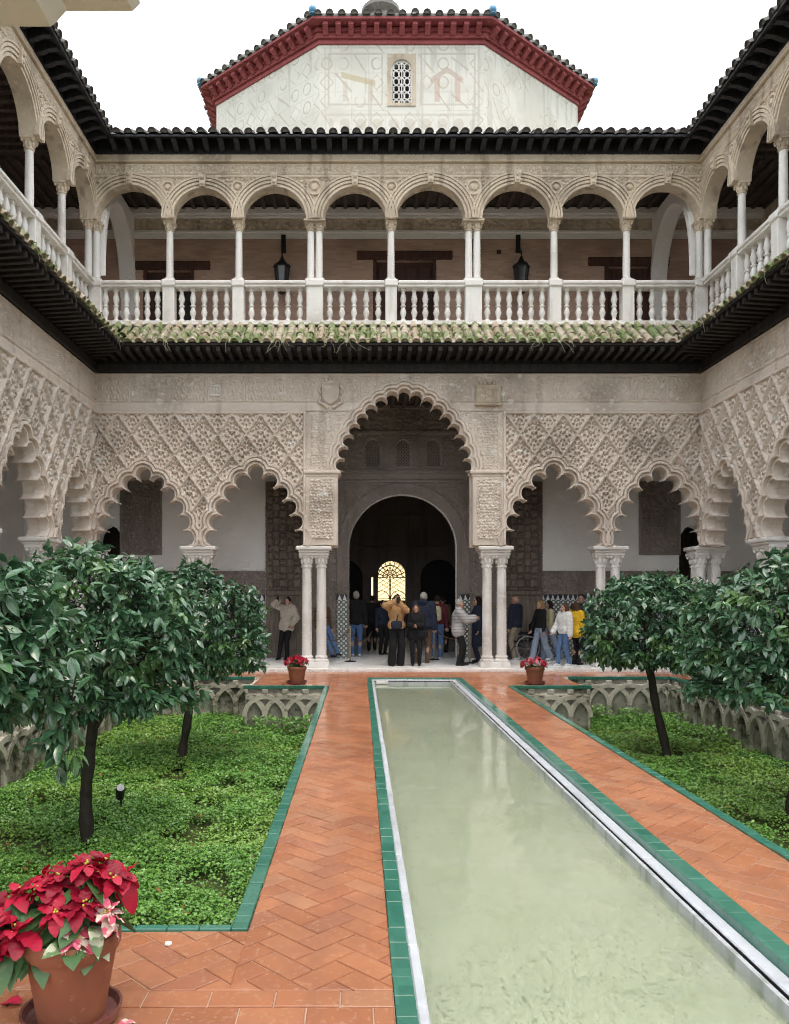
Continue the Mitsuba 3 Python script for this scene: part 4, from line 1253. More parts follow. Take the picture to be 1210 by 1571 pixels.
# ---- retaining walls with interlaced blind arches
def retaining(label, M, u0, u1, n):
    k = thing('retaining_wall', label, 'wall', 'sunken garden walls with interlaced arches')
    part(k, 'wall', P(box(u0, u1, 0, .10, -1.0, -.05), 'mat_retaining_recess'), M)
    p = (u1 - u0) / n
    spring = -.56
    R = p
    rise = 1.0
    for i in range(-1, n):
        c = u0 + (i + 1) * p
        a = np.linspace(0, PI, 22)
        cen = np.stack([c + R * np.cos(a), spring + min(R, .40) * np.sin(a)], 1)
        ok = (cen[:, 0] > u0 - .01) & (cen[:, 0] < u1 + .01)
        if ok.sum() < 3:
            continue
        ring = LineString(cen[ok]).buffer(.042, cap_style=2)
        dd = .055 if i % 2 else .062
        part(k, 'arch_rib', P(extr_xz(ring, -dd - .02, 0), 'mat_retaining'), M)
    for i in range(n + 1):
        c = u0 + i * p
        a, b = max(u0, c - .045), min(u1, c + .045)
        part(k, 'pilaster', P(cbox(a, b, -.058 - .004 * (i % 2), 0, -1.0, spring, .01), 'mat_retaining'), M)
        part(k, 'corbel_block', P(cbox(max(u0, c - .06), min(u1, c + .06), -.065, 0, -.135, -.052, .012), 'mat_retaining'), M)
    part(k, 'top_band', P(cbox(u0, u1, -.045, 0, -.175, -.135, .008), 'mat_retaining'), M)


retaining('mossy arched wall under the far left terrace beside the brick path', mat((0, FAR_Y, 0)), REC_X[0], LP[0] - .0, 4)
retaining('mossy arched wall set back at the far end of the left garden', mat((0, REC_Y, 0)), GX[0], REC_X[0], 6)
retaining('mossy arched wall under the far right terrace beside the brick path', mat((0, FAR_Y, 0)), RP[1], REC_X[1], 4)
retaining('weathered arched wall set back at the far end of the right garden', mat((0, REC_Y, 0)), REC_X[1], GX[1], 5)
retaining('long weathered arched wall at the right side of the right garden', mat((GX[1], 0, 0), -PI / 2), -REC_Y, -6.0, 24)
retaining('long weathered arched wall at the left side of the left garden', mat((GX[0], 0, 0), PI / 2), 4.2, REC_Y, 28)
for x0, x1 in ((REC_X[0], REC_X[0] + .1), (REC_X[1] - .1, REC_X[1])):
    struct('terrace_side', P(box(x0, x1, FAR_Y + .101, 16.62, -1.0, -.05), 'mat_retaining'))
struct('terrace_side', P(box(GX[0] - .07, GX[0] - .001, 4.2, 16.6, -1.0, -.04), 'mat_retaining'))
struct('terrace_side', P(cat([box(GX[0], REC_X[0], REC_Y + .101, 16.62, -1.0, -.04), box(REC_X[1], GX[1], REC_Y + .101, 16.62, -1.0, -.04)]), 'mat_retaining'))

# the pier of the near arcade, under which the picture was taken
near = thing('near_arcade_pier', 'near carved pier with marble capital at the top left corner of the view', 'pier')
NM = mat((-.86, 1.28, 0))
for q in (-.17, .17):
    c = part(near, 'column', P(lathe([(.112, .32), (.113, .8), (.104, 2.414)], 24), 'mat_marble', 40), NM @ mat((q - .17, 0, 0)))
    part(c, 'base', LOW_BASE, NM @ mat((q - .17, 0, .0)))
    part(c, 'capital', P(capital_mesh(.105, .30), 'mat_marble', 40), NM @ mat((q - .17, 0, 2.414)))
part(near, 'impost', P(cat([cbox(-.50, .335, -.10, .17, 2.715, 2.775, .028), cbox(-.58, .455, -.14, .20, 2.775, 2.86, .014)]), 'mat_marble'), NM)
part(near, 'pier', P(cbox(-.50, .40, -.12, .17, 2.862, 4.3, .012), 'mat_stucco'), NM)
# ================================================================ plants: sunken gardens, orange trees, poinsettias
def leaf_fn(p, n, uv):
    r = cell_rand(p.x * 23, p.y * 23, p.z * 23)
    a = fbm(p.x * 3, p.y * 3, p.z * 3, 2)
    c = mixc((0.034, 0.095, 0.048), (0.075, 0.165, 0.080), r)
    return mixc(c, (0.12, 0.22, 0.05), sstep(.55, .75, a) * .6)


material('mat_leaf', leaf_fn, 0.24, 0.8, clearcoat=0.8, clearcoat_gloss=0.75)
material('mat_bark', stoneish((0.035, 0.028, 0.022), (0.012, 0.010, 0.009), (0.06, 0.05, 0.04), 6.0, .4), 0.7, 0.3, bump=bark_bump, eps=3e-3)


def clover_fn(p, n, uv):
    r = cell_rand(p.x * 43, p.y * 43, p.z * 43)
    a = fbm(p.x * 1.1, p.y * 1.1, 0, 3)
    c = mixc((0.065, 0.20, 0.035), (0.25, 0.46, 0.10), r)
    return mixc(c, (0.27, 0.42, 0.09), sstep(.45, .7, a) * .6)


material('mat_clover', clover_fn, 0.28, 0.6)
scene['mat_orange_fruit'] = {'type': 'principled', 'base_color': {'type': 'rgb', 'value': [0.75, 0.26, 0.03]}, 'roughness': 0.4, 'specular': 0.5}


def leaf_proto(L, Wd, fold=.35, droop=.25, n=3):
    """folded leaf from the origin along +x, its upper side +z"""
    t = np.linspace(0, 1, n + 2)
    w = Wd / 2 * np.sin(PI * np.clip(t * .93 + .05, 0, 1)) ** .8
    w[0] = Wd * .04
    w[-1] = 0
    z = -droop * L * t ** 2
    mid = np.stack([L * t, 0 * t, z], 1)
    l = np.stack([L * t, w, z + fold * w], 1)[1:-1]
    r = np.stack([L * t, -w, z + fold * w], 1)[1:-1]
    v = np.vstack([mid, l, r])
    m, k = n + 2, n
    f = []
    for i in range(n):
        f += [[i, i + 1, m + i], [i, m + k + i, i + 1]]
        if i < n - 1:
            f += [[i + 1, m + i + 1, m + i], [i + 1, m + k + i, m + k + i + 1]]
    f += [[n, n + 1, m + n - 1], [n, m + k + n - 1, n + 1]]
    return v, np.array(f)


def frames(d, rng, up=None):
    """rotation matrices whose x axis is d and whose z axis leans upwards"""
    d = d / np.linalg.norm(d, axis=1, keepdims=True)
    u = np.array([0, 0, 1.0]) + rng.normal(0, .45, d.shape) if up is None else up
    y = np.cross(u, d)
    y /= np.linalg.norm(y, axis=1, keepdims=True) + 1e-9
    return np.stack([d, y, np.cross(d, y)], -1)


def spread(proto, pos, R, s):
    v, f = proto
    V = np.einsum('kij,nj->kni', R, v) * s[:, None, None] + pos[:, None]
    F = f[None] + (np.arange(len(pos)) * len(v))[:, None, None]
    return V.reshape(-1, 3), F.reshape(-1, 3)


LEAF = leaf_proto(.126, .049, .30, .25, 3)


def orange_tree(label, x, y, top, bot, rx, seed, n_twigs, n_parts, lean=(0, 0), fork=.25, extra=()):
    rng = np.random.default_rng(seed)
    t = thing('orange_tree', label, 'tree', 'orange trees of the sunken gardens')
    cx, cy, cz, rz = x + lean[0], y + lean[1], (top + bot) / 2, (top - bot) / 2
    zz = np.linspace(Z_G - .05, bot + .45, 22)
    s = (zz - zz[0]) / (zz[-1] - zz[0])
    pts = np.stack([x + lean[0] * s ** 1.6 + .045 * np.sin(4.2 * s + seed) - .045 * math.sin(seed), y + lean[1] * s ** 1.6 + .03 * np.sin(4 * s), zz], 1)
    rad = .068 - .014 * s + .006 * np.sin(17 * s + seed) + .004 * np.sin(31 * s) + .035 * np.exp(-s * 14)
    tr = part(t, 'trunk', P(tube(pts, rad, 10), 'mat_bark', 50))
    limbs = []
    for i in range(7):
        a = i * 2.4 + seed
        e = np.array([cx + .7 * rx * math.cos(a), cy + .7 * rx * math.sin(a), cz + rz * rng.uniform(-.25, .6)])
        b = pts[-1] - [0, 0, rng.uniform(0, .22)]
        m = (b + e) / 2 + [0, 0, .05 + .12 * rng.random()]
        part(tr, 'limb', P(tube([b, (b + m) / 2 + [0, 0, .03], m, (m + e) / 2 + [0, 0, .05], e], [.032, .027, .022, .016, .008], 7), 'mat_bark', 50))
    # twigs ending near an uneven shell, leaves radiating from each
    d = rng.normal(0, 1, (n_twigs, 3))
    d /= np.linalg.norm(d, axis=1, keepdims=True)
    lump = meshkit.noise(d * 2.1 + seed, 3)
    rr = np.where(rng.random(n_twigs) < .80, rng.uniform(.84, 1.0, n_twigs), rng.uniform(.45, .8, n_twigs)) * (.80 + .34 * lump)
    tip = np.array([cx, cy, cz]) + d * rr[:, None] * [rx, rx, rz]
    low = d[:, 2] < -.45
    tip[low, 2] += .22 * rz * (-.45 - d[low, 2]) / .55 * 2
    dirs = d * [1, 1, .8] + [0, 0, .12] + rng.normal(0, .25, d.shape)
    for ex, ey, ez in extra:
        q = np.array([[ex, ey, ez]]) + rng.normal(0, .05, (5, 3))
        tip = np.vstack([tip, q])
        dirs = np.vstack([dirs, np.tile([0, 0, -1.0], (5, 1)) + rng.normal(0, .3, (5, 3))])
    k = rng.integers(11, 17, len(tip))
    idx = np.repeat(np.arange(len(tip)), k)
    tw = dirs[idx] / np.linalg.norm(dirs[idx], axis=1, keepdims=True)
    along = rng.uniform(-.15, .03, len(idx))
    pos = tip[idx] + tw * along[:, None]
    out = rng.normal(0, 1, tw.shape)
    out -= (out * tw).sum(1, keepdims=True) * tw
    out /= np.linalg.norm(out, axis=1, keepdims=True)
    ld = out * .95 + tw * rng.uniform(.1, 1.1, (len(idx), 1)) + [0, 0, -.42]
    R = frames(ld, rng)
    sc = rng.uniform(.55, 1.25, len(idx))
    if n_parts:
        cam = np.array([0, 0, 1.7])
        v = pos - cam
        dist = np.linalg.norm(v, axis=1)
        outward = ((pos - [cx, cy, cz]) / [rx, rx, rz])
        face = -(outward * v / dist[:, None]).sum(1)
        px = 552 + 1220 * pos[:, 0] / pos[:, 1]
        score = np.where((px > -20) & (px < 1230), face, -9) + np.linalg.norm(outward, axis=1) * .8 + sc * .3
        pick = np.argsort(-score)[:n_parts]
        for i in pick:
            m = spread(LEAF, pos[i:i + 1], R[i:i + 1], sc[i:i + 1])
            part(t, 'leaf', P(m, 'mat_leaf', True))
        keep = np.ones(len(pos), bool)
        keep[pick] = False
    else:
        keep = np.ones(len(pos), bool)
    part(t, 'crown', P(spread(LEAF, pos[keep], R[keep], sc[keep]), 'mat_leaf', True), kind='stuff')
    tws = [tube([tip[i] - dirs[i] / np.linalg.norm(dirs[i]) * .32, tip[i]], [.007, .003], 4, False) for i in range(0, len(tip), 2)]
    part(t, 'twigs', P(cat(tws), 'mat_bark'), kind='stuff')
    return t


orange_tree('left orange tree with a slim dark trunk, second from the front, above the flower pot', -2.72, 8.0, 2.18, .02, 1.10, 3, 820, 200, (.02, 0))
orange_tree('left orange tree farthest from the viewer, before the arched wall', -2.68, 11.8, 2.14, .05, 1.22, 5, 800, 140, (.08, .1))
orange_tree('right orange tree with a forked trunk nearest the brick path', 4.77, 12.3, 2.14, .12, 1.12, 8, 760, 140, (-.22, 0))
orange_tree('right orange tree cut by the right edge of the picture', 4.78, 8.8, 2.18, .06, 1.16, 11, 800, 200, (0, 0))
orange_tree('nearest left orange tree with its drooping branches reaching in from the left edge', -2.66, 5.0, 2.02, .55, 1.02, 14, 740, 200, (-.12, 0), extra=[(-1.85, 4.95, .80), (-1.88, 4.92, .70)])
whole('orange', P(sph((-1.86, 4.98, .92), .038, 2), 'mat_orange_fruit', True), 'small orange hanging under the drooping branch at the left', 'fruit')

# ---- green ground cover of the two sunken beds
material('mat_flower_white', (0.7, 0.7, 0.66), 0.6, 0.3)


def cover(label, x0, x1, y0, y1, n, seed, holes=()):
    rng = np.random.default_rng(seed)
    y = y0 + (y1 - y0) * rng.random(n * 2) ** 1.35
    x = rng.uniform(x0, x1, n * 2)
    ok = np.ones(len(x), bool)
    for a, b, c, d in holes:
        ok &= ~((x > a) & (x < b) & (y > c) & (y < d))
    bare = meshkit.fbm(np.stack([x * 2.3, y * 2.3, 0 * x + 5], -1), 3, seed + 4)
    ok &= rng.random(len(x)) < np.clip((bare - .28) * 7, .10, 1)
    x, y = x[ok][:n], y[ok][:n]
    bump = meshkit.fbm(np.stack([x * 1.7, y * 1.7, 0 * x], -1), 3, seed)
    tuft = meshkit.noise(np.stack([x * 9, y * 9, 0 * x], -1), seed + 1)
    z = Z_G + .02 + (.03 + .22 * bump ** 1.5 + .08 * tuft) * rng.random(len(x)) ** .45
    a = rng.uniform(0, 2 * PI, len(x))
    d = np.stack([np.cos(a), np.sin(a), rng.normal(.05, .35, len(x))], 1)
    R = frames(d, rng)
    s = rng.uniform(.7, 1.35, len(x)) * (1 + .035 * (y - 4))
    m = spread(leaf_proto(.029, .023, .25, .2, 1), np.stack([x, y, z], 1), R, s)
    k = number('ground_cover')
    scene[k] = P(m, 'mat_clover', True)
    labels[k] = {'kind': 'stuff', 'label': label, 'category': 'ground cover'}
    g = sbox(x0 - .02, y0 - .02, x1 + .02, y1 + .02)
    for h in holes:
        g = g.difference(sbox(h[0], h[2], h[1], h[3]))
    v, f = extr(g, -1.2, Z_G + .02)
    struct('garden_soil', P((v, f), 'mat_soil'))


cover('dense low green plants covering the left sunken garden', GX[0], LP[0], NEAR_Y, REC_Y, 200000, 21, [(REC_X[0], 0, FAR_Y, 20)])
cover('dense low green plants covering the right sunken garden', RP[1], GX[1], NEAR_Y, REC_Y, 110000, 22, [(0, REC_X[1], FAR_Y, 20)])
# dead leaves dropped on the beds
material('mat_dead_leaf', lambda p, n, uv: mixc((0.30, 0.19, 0.06), (0.16, 0.09, 0.04), cell_rand(p.x * 9, p.y * 9, 0)), 0.7, 0.2)
rngd = np.random.default_rng(91)
for side_, xa, xb in (('left', GX[0], LP[0] - .1), ('right', RP[1] + .1, GX[1])):
    n = 150
    q = np.stack([rngd.uniform(xa, xb, n), rngd.uniform(NEAR_Y + .2, FAR_Y - .2, n), Z_G + rngd.uniform(.10, .19, n)], 1)
    a = rngd.uniform(0, 2 * PI, n)
    k = number('fallen_leaves')
    scene[k] = P(spread(leaf_proto(.085, .04, .3, .3, 3), q, frames(np.stack([np.cos(a), np.sin(a), rngd.normal(0, .25, n)], 1), rngd), rngd.uniform(.6, 1.1, n)), 'mat_dead_leaf', True)
    labels[k] = {'kind': 'stuff', 'label': f'dead leaves scattered over the {side_} sunken garden', 'category': 'leaves'}
# small garden spotlight on a stake
sp_ = thing('garden_spotlight', 'small black garden spotlight on a stake in the left garden', 'spotlight')
part(sp_, 'stake', P(tube([(-2.78, 9.25, Z_G), (-2.78, 9.25, Z_G + .26)], .014, 6), 'mat_iron'))
part(sp_, 'head', P(tube([(-2.80, 9.28, Z_G + .25), (-2.77, 9.20, Z_G + .38)], [.045, .055], 10), 'mat_iron'))
part(sp_, 'lens', P(xf(lathe([(.045, 0), (.045, .006)], 12), mat((-2.768, 9.196, Z_G + .386), .4, 1, .8)), 'mat_flower_white'))
# taller weeds along the garden walls
rng = np.random.default_rng(77)
for lab, pts_ in (('tuft of taller weeds by the arched wall of the right garden', [(4.75, 15.8), (5.2, 15.4), (5.75, 14.6), (5.9, 13.2)]), ('tuft of taller weeds below the left terrace wall', [(-1.7, 14.3), (-1.2, 14.2), (-.95, 14.35)])):
    k = number('weed_tuft')
    ms = []
    for (x, y) in pts_:
        n = 260
        q = np.stack([x + rng.normal(0, .16, n), y + rng.normal(0, .1, n), Z_G + .05 + rng.random(n) * .38], 1)
        a = rng.uniform(0, 2 * PI, n)
        ms.append(spread(leaf_proto(.075, .042, .25, .3, 2), q, frames(np.stack([np.cos(a), np.sin(a), rng.normal(0, .4, n)], 1), rng), rng.uniform(.6, 1.2, n)))
    scene[k] = P(cat(ms), 'mat_clover', True)
    labels[k] = {'kind': 'stuff', 'label': lab, 'category': 'plants'}

# ---- moss and dry grass hanging on the lower eaves
def moss(M, side, u0, u1, d, n, seed):
    rng = np.random.default_rng(seed)
    u = rng.uniform(u0 + (d if side != 'right' else 0), u1 - (d if side != 'left' else 0), n * 3)
    dens = meshkit.fbm(np.stack([u * 1.3, 0 * u + seed, 0 * u], -1), 3, 5)
    u = u[rng.random(len(u)) < np.clip((dens - .42) * 4.5, .03, 1)][:n]
    t = rng.random(len(u)) ** 1.6
    y = -d - .06 + t * .8
    z = 7.10 + (.84 - (d - 0) + 0) * 0 + (7.70 - 7.10) / d * (y + d) + .10 + rng.normal(0, .02, len(u))
    a = rng.uniform(0, 2 * PI, len(u))
    dd = np.stack([np.cos(a) * .5, np.sin(a) * .5 - .35, rng.normal(.25, .6, len(u))], 1)
    m = spread(leaf_proto(.052, .022, .2, .5, 1), np.stack([u, y, z], 1), frames(dd, rng), rng.uniform(.5, 1.4, len(u)))
    k = number('eave_moss')
    scene[k] = {**P(m, 'mat_moss', True), 'to_world': T(M)}
    labels[k] = {'kind': 'stuff', 'label': {'back': 'moss and grass growing on the far tiled eave', 'left': 'moss and grass growing on the left tiled eave', 'right': 'moss and grass growing on the right tiled eave'}[side], 'category': 'moss'}
    # a few long dry strands hanging over the edge
    ms = []
    for i in range(int((u1 - u0) * .7)):
        x = rng.uniform(u0 + d, u1 - d)
        for _ in range(int(rng.integers(1, 5))):
            p = np.array([x + rng.normal(0, .05), -d - .05, 7.14])
            w = rng.normal(0, .12)
            ms.append(tube([p, p + [w * .4, -.05, -.04], p + [w, -.06, -.14], p + [w * 1.6 + rng.normal(0, .05), -.04, -.14 - rng.random() * .16]], [.006, .005, .004, .003], 4, False))
    k = number('dry_grass')
    scene[k] = {**P(cat(ms), 'mat_dry', True), 'to_world': T(M)}
    labels[k] = {'kind': 'stuff', 'label': f'dry grass strands hanging from the {"far" if side == "back" else side} eave', 'category': 'dry grass'}


def moss_fn(p, n, uv):
    return mixc((0.10, 0.15, 0.045), (0.20, 0.27, 0.09), cell_rand(p.x * 17, p.y * 17, p.z * 17))


material('mat_moss', moss_fn, 0.8, 0.2)
material('mat_dry', (0.36, 0.33, 0.22), 0.8, 0.2)
moss(FACES['back'], 'back', XL, XR, .84, 2600, 31)
moss(FACES['left'], 'left', 10.5, YB, .84, 1500, 32)
moss(FACES['right'], 'right', -YB, -10.5, .84, 1500, 33)

# ---- flower pots with poinsettias
def clay(p, n, uv):
    a = fbm(p.x * 6, p.y * 6, p.z * 4, 3)
    b = fbm(p.x * 30, p.y * 30, p.z * 30, 3)
    c = mixc((0.275, 0.100, 0.052), (0.205, 0.072, 0.040), sstep(.35, .65, a))
    return mixc(c, (0.42, 0.22, 0.14), sstep(.66, .8, b) * .3)


material('mat_clay', clay, 0.55, 0.35)
material('mat_saucer', stoneish((0.17, 0.06, 0.05), (0.08, 0.03, 0.025), (0.25, 0.11, 0.09), 5.0, .2), 0.3, 0.5)
material('mat_bract_red', lambda p, n, uv: mixc((0.30, 0.003, 0.018), (0.52, 0.016, 0.055), fbm(p.x * 20, p.y * 20, p.z * 20, 2)), 0.45, 0.35)
material('mat_bract_dark', lambda p, n, uv: mixc((0.17, 0.002, 0.012), (0.33, 0.008, 0.032), fbm(p.x * 20, p.y * 20, p.z * 20, 2)), 0.45, 0.35)
material('mat_bract_pink', lambda p, n, uv: mixc((0.66, 0.52, 0.44), (0.62, 0.10, 0.17), sstep(.42, .56, fbm(p.x * 38, p.y * 38, p.z * 38, 3))), 0.45, 0.35)
material('mat_poinsettia_leaf', lambda p, n, uv: mixc((0.035, 0.085, 0.03), (0.09, 0.17, 0.06), fbm(p.x * 14, p.y * 14, p.z * 14, 2)), 0.4, 0.4)
material('mat_variegated', lambda p, n, uv: mixc((0.48, 0.50, 0.36), (0.12, 0.20, 0.08), sstep(.45, .6, fbm(p.x * 30, p.y * 30, p.z * 30, 3))), 0.45, 0.4)
material('mat_cyathium', (0.45, 0.42, 0.06), 0.5, 0.3)
material('mat_potting_soil', (0.03, 0.02, 0.014), 0.95, 0.1)


def pot(label, x, y, rt, rb, h, z=0.0, saucer=None):
    if saucer:
        sv = lathe([(rb * 1.20, .0), (rb * 1.42, .012), (rb * 1.52, .045), (rb * 1.52, .052), (rb * 1.44, .052), (rb * 1.36, .022), (0.001, .018)], 48, False)
        whole('saucer', P(cat([move(sv, x, y, z + .004), move(lathe([(rb * 1.2, 0), (rb * 1.2, .002)], 32), x, y, z + .003)]), 'mat_saucer', 35), saucer, 'saucer')
        z = z + .024
    k = thing('flower_pot', label, 'flower pot')
    part(k, 'body', P(move(lathe([(rb, 0), (rb + (rt - rb) * .80, h * .80), (rt * .965, h * .84), (rt * .97, h * .86), (rt - .012, h - .06), (rt - .03, h - .07)], 48), x, y, z), 'mat_clay', 35))
    part(k, 'rim', P(move(lathe([(rt - .022, h - .075), (rt * .985, h - .068), (rt + .004, h - .05), (rt + .006, h - .022), (rt, h - .004), (rt - .010, h), (rt - .022, h - .006), (rt - .032, h - .04), (rt - .032, h - .075)], 48, False), x, y, z), 'mat_clay', 40))
    part(k, 'soil', P(move(lathe([(rt - .034, h - .06), (rt - .034, h - .045)], 32), x, y, z), 'mat_potting_soil'))
    return z + h


def curly(L, Wd, fold, droop, seed):
    v, f = leaf_proto(L, Wd, fold, droop, 7)
    v = v.copy()
    t = v[:, 0] / L
    ph = seed * 1.9
    v[:, 2] += .10 * v[:, 1] * np.sin(7 * t + ph) + .05 * L * np.sin(5 * t + ph) * t + .006 * np.sin(26 * t + ph) * np.abs(v[:, 1]) / Wd * 2
    v[:, 1] += .10 * L * np.sin(2.2 * t + ph) * t
    return v, f


BR = [curly(.105, .066 + .004 * (i % 2), .20 - .03 * i, d, i) for i, d in enumerate((.12, .3, .5, .75, .4))]
GL = [leaf_proto(.12, .07, .2, d, 4) for d in (.3, .7)]


def poinsettia(label, x, y, z, heads, seed, parts=True, size=1.0, base_r=.1):
    rng = np.random.default_rng(seed)
    k = thing('poinsettia', label, 'potted plant')
    bag = {}

    def add(name, proto, pos, d, s, mt):
        R = frames(np.array([d]), rng, np.array([[0, 0, 1.0]]) + rng.normal(0, .25, (1, 3)))
        m = spread(proto, np.array([pos]), R, np.array([s]))
        if parts:
            part(k, name, P(m, mt, True))
        else:
            bag.setdefault((name, mt), []).append(m)
    for hx, hy, hz, r, kind in heads:
        c = np.array([x + hx, y + hy, z + hz])
        root = np.array([x + hx * .25, y + hy * .25, z - .04])
        stem = tube([root, (root + c) / 2 + [hx * .2, hy * .2, 0], c], [.009, .008, .006], 6)
        if parts:
            part(k, 'stem', P(stem, 'mat_poinsettia_leaf', True))
        else:
            bag.setdefault(('stem', 'mat_poinsettia_leaf'), []).append(stem)
        tilt = np.array([hx, hy - .06, .22])
        tilt /= np.linalg.norm(tilt)
        e1 = np.cross(tilt, [0, 1, .1])
        e1 /= np.linalg.norm(e1)
        e2 = np.cross(tilt, e1)
        nb = 11 if size >= 1 else 9
        for i in range(nb):
            a = i * 2.39996 + rng.normal(0, .15)
            ring = i / nb
            d = (math.cos(a) * e1 + math.sin(a) * e2) + tilt * (.75 - 1.0 * ring + rng.normal(0, .12))
            mt = {'r': 'mat_bract_red', 'd': 'mat_bract_dark', 'p': 'mat_bract_pink'}[kind]
            if kind == 'r' and rng.random() < .3:
                mt = 'mat_bract_dark'
            add('bract', BR[int(rng.integers(5))], c + tilt * .012 * (1 - ring) - tilt * .02 * ring, d, r / .105 * (.55 + .55 * ring) * rng.uniform(.85, 1.12), mt)
        for i in range(4):
            q = sph(c + tilt * .018 + e1 * rng.normal(0, .008) + e2 * rng.normal(0, .008), .005, 1)
            if parts and i < 3:
                part(k, 'flower_eye', P(q, 'mat_cyathium', True))
        for i in range(7 if parts else 5):
            a = rng.uniform(0, 2 * PI)
            f = rng.uniform(.25, .9)
            pos = root * (1 - f) + c * f
            d = [math.cos(a), math.sin(a) - .25, rng.uniform(-.6, .25)]
            add('leaf', GL[int(rng.integers(2))], pos, d, size * rng.uniform(.7, 1.15), 'mat_variegated' if (kind == 'p' and rng.random() < .5) else 'mat_poinsettia_leaf')
    for (name, mt), ms in bag.items():
        part(k, {'bract': 'bracts', 'leaf': 'leaves', 'stem': 'stems'}[name], P(cat(ms), mt, True), kind='stuff')
    return k


zt = pot('large terracotta flower pot in the near left corner of the brick terrace', -1.152, 3.18, .186, .128, .335, saucer='dark wet terracotta saucer under the near flower pot')
poinsettia('large red poinsettia in the near left flower pot', -1.152, 3.18, zt - .04, [
    (.06, -.02, .30, .110, 'r'), (.16, -.01, .25, .106, 'r'), (.10, .08, .28, .106, 'd'), (-.05, .0, .25, .106, 'd'), (-.106, -.05, .22, .106, 'r'), (-.21, .0, .18, .110, 'r'),
    (-.27, -.09, .09, .110, 'r'), (-.17, -.14, .09, .125, 'r'), (-.14, .09, .22, .106, 'r'), (.17, -.09, .14, .105, 'p'), (.06, -.14, .06, .085, 'p'), (0, .1, .25, .106, 'd'), (.18, .08, .22, .12, 'r'),
    (-.02, -.11, .15, .11, 'r'), (.08, -.10, .18, .11, 'd'), (-.30, .03, .10, .12, 'd'), (-.24, -.14, .02, .11, 'r')], 41, True, 1.05)
rngp = np.random.default_rng(5)
for lab, px_, py_, s, pink in (('small terracotta pot at the left of the far pool end', -1.20, 15.15, 1.0, .1), ('small terracotta pot at the right of the far pool end', 3.31, 15.05, 1.0, .3)):
    side_ = 'left' if px_ < 0 else 'right'
    zt = pot(lab, px_, py_, .180, .130, .31, saucer=f'dark saucer under the far {side_} flower pot')
    hs = []
    for i in range(13):
        a = i * 2.4
        r = .23 * math.sqrt((i + .5) / 13) * (1.25 if side_ == 'right' else 1)
        hs.append((r * math.cos(a), r * math.sin(a) * .8, .22 - r * .55 + rngp.normal(0, .02), .085, 'p' if rngp.random() < pink and r * math.cos(a) < .02 else 'r'))
    poinsettia(f'red poinsettia in the far {side_} flower pot' + (' with some pink bracts' if side_ == 'right' else ''), px_, py_, zt, hs, 50 + len(hs) + (px_ > 0), False, .8)
# fallen bracts on the bricks
for lab, x, y, s, rz, mt in (('fallen red bract lying left of the near saucer', -1.40, 3.28, 1.05, 2.6, 'mat_bract_red'), ('fallen pinkish bract lying right of the near saucer', -.95, 3.12, .7, .5, 'mat_bract_pink'),
                             ('fallen pale bract at the front of the near saucer', -1.06, 3.02, .7, -.6, 'mat_bract_pink'), ('fallen red bract left of the far left pot', -1.45, 14.95, .9, 1.5, 'mat_bract_red'), ('small fallen red bract near the far left pot', -1.34, 14.86, .7, .3, 'mat_bract_red')):
    whole('fallen_bract', P(xf(BR[0], mat((x, y, .012), rz, s)), mt, True), lab, 'fallen leaf', 'fallen bracts')
whole('bottle_cap', P(move(lathe([(.017, 0), (.018, .006), (.015, .012)], 16), -.93, 3.86, .001), 'mat_marble', 30), 'small white cap lying on the bricks behind the near pot', 'cap')
# ================================================================ visitors in the far gallery, ropes, wheelchair
def flat(name, c, rough=.8, spec=.2):
    def fn(p, n, uv):
        a = fbm(p.x * 25, p.y * 25, p.z * 25, 2)
        return mixc([v * .8 for v in c], [min(1, v * 1.2) for v in c], a)
    material(name, fn, rough, spec)


for nm, c in {'skin': (.46, .27, .20), 'black_cloth': (.014, .014, .016), 'navy_cloth': (.022, .028, .048), 'jeans': (.085, .15, .29), 'light_jeans': (.27, .32, .42), 'beige_cloth': (.46, .40, .34), 'tan_cloth': (.42, .25, .12),
              'brown_cloth': (.11, .07, .045), 'grey_cloth': (.30, .29, .30), 'white_cloth': (.68, .68, .68), 'yellow_cloth': (.72, .44, .03), 'khaki_cloth': (.28, .24, .175), 'dark_hair': (.018, .013, .011), 'brown_hair': (.075, .042, .025),
              'blond_hair': (.28, .17, .08), 'grey_hair': (.33, .31, .29), 'white_shoe': (.62, .62, .62), 'cream_cloth': (.50, .43, .27), 'burgundy_cloth': (.10, .022, .028)}.items():
    flat('mat_' + nm, c, .45 if nm == 'skin' else .85)
material('mat_eye', (.02, .015, .012), .3, .5)
material('mat_lip', (.30, .10, .09), .5, .3)


def quilted(p, n, uv):
    return mixc((.36, .35, .36), (.16, .155, .165), sstep(.75, .95, dr.abs(p.z / .075 - dr.floor(p.z / .075) - .5) * 2))


material('mat_quilted', quilted, .5, .35)


ICO = np.array(trimesh.creation.icosphere(1).vertices)


def bone(ps):
    pts = np.vstack([ICO * r + np.asarray(p) for p, r in ps])
    return m3.Manifold.hull_points(pts)


def ball(p, r):
    pts = ICO2 * np.asarray(r) + np.asarray(p)
    return m3.Manifold.hull_points(pts)


ICO2 = np.array(trimesh.creation.icosphere(2).vertices)


def fuse(bs, ref=.035, sm=6):
    m = m3.Manifold.batch_boolean(bs, m3.OpType.Add).refine_to_length(ref)
    k = m.to_mesh()
    t = trimesh.Trimesh(k.vert_properties[:, :3], k.tri_verts, process=True)
    if sm:
        trimesh.smoothing.filter_taubin(t, lamb=.5, nu=.52, iterations=sm)
    return np.array(t.vertices), np.array(t.faces)


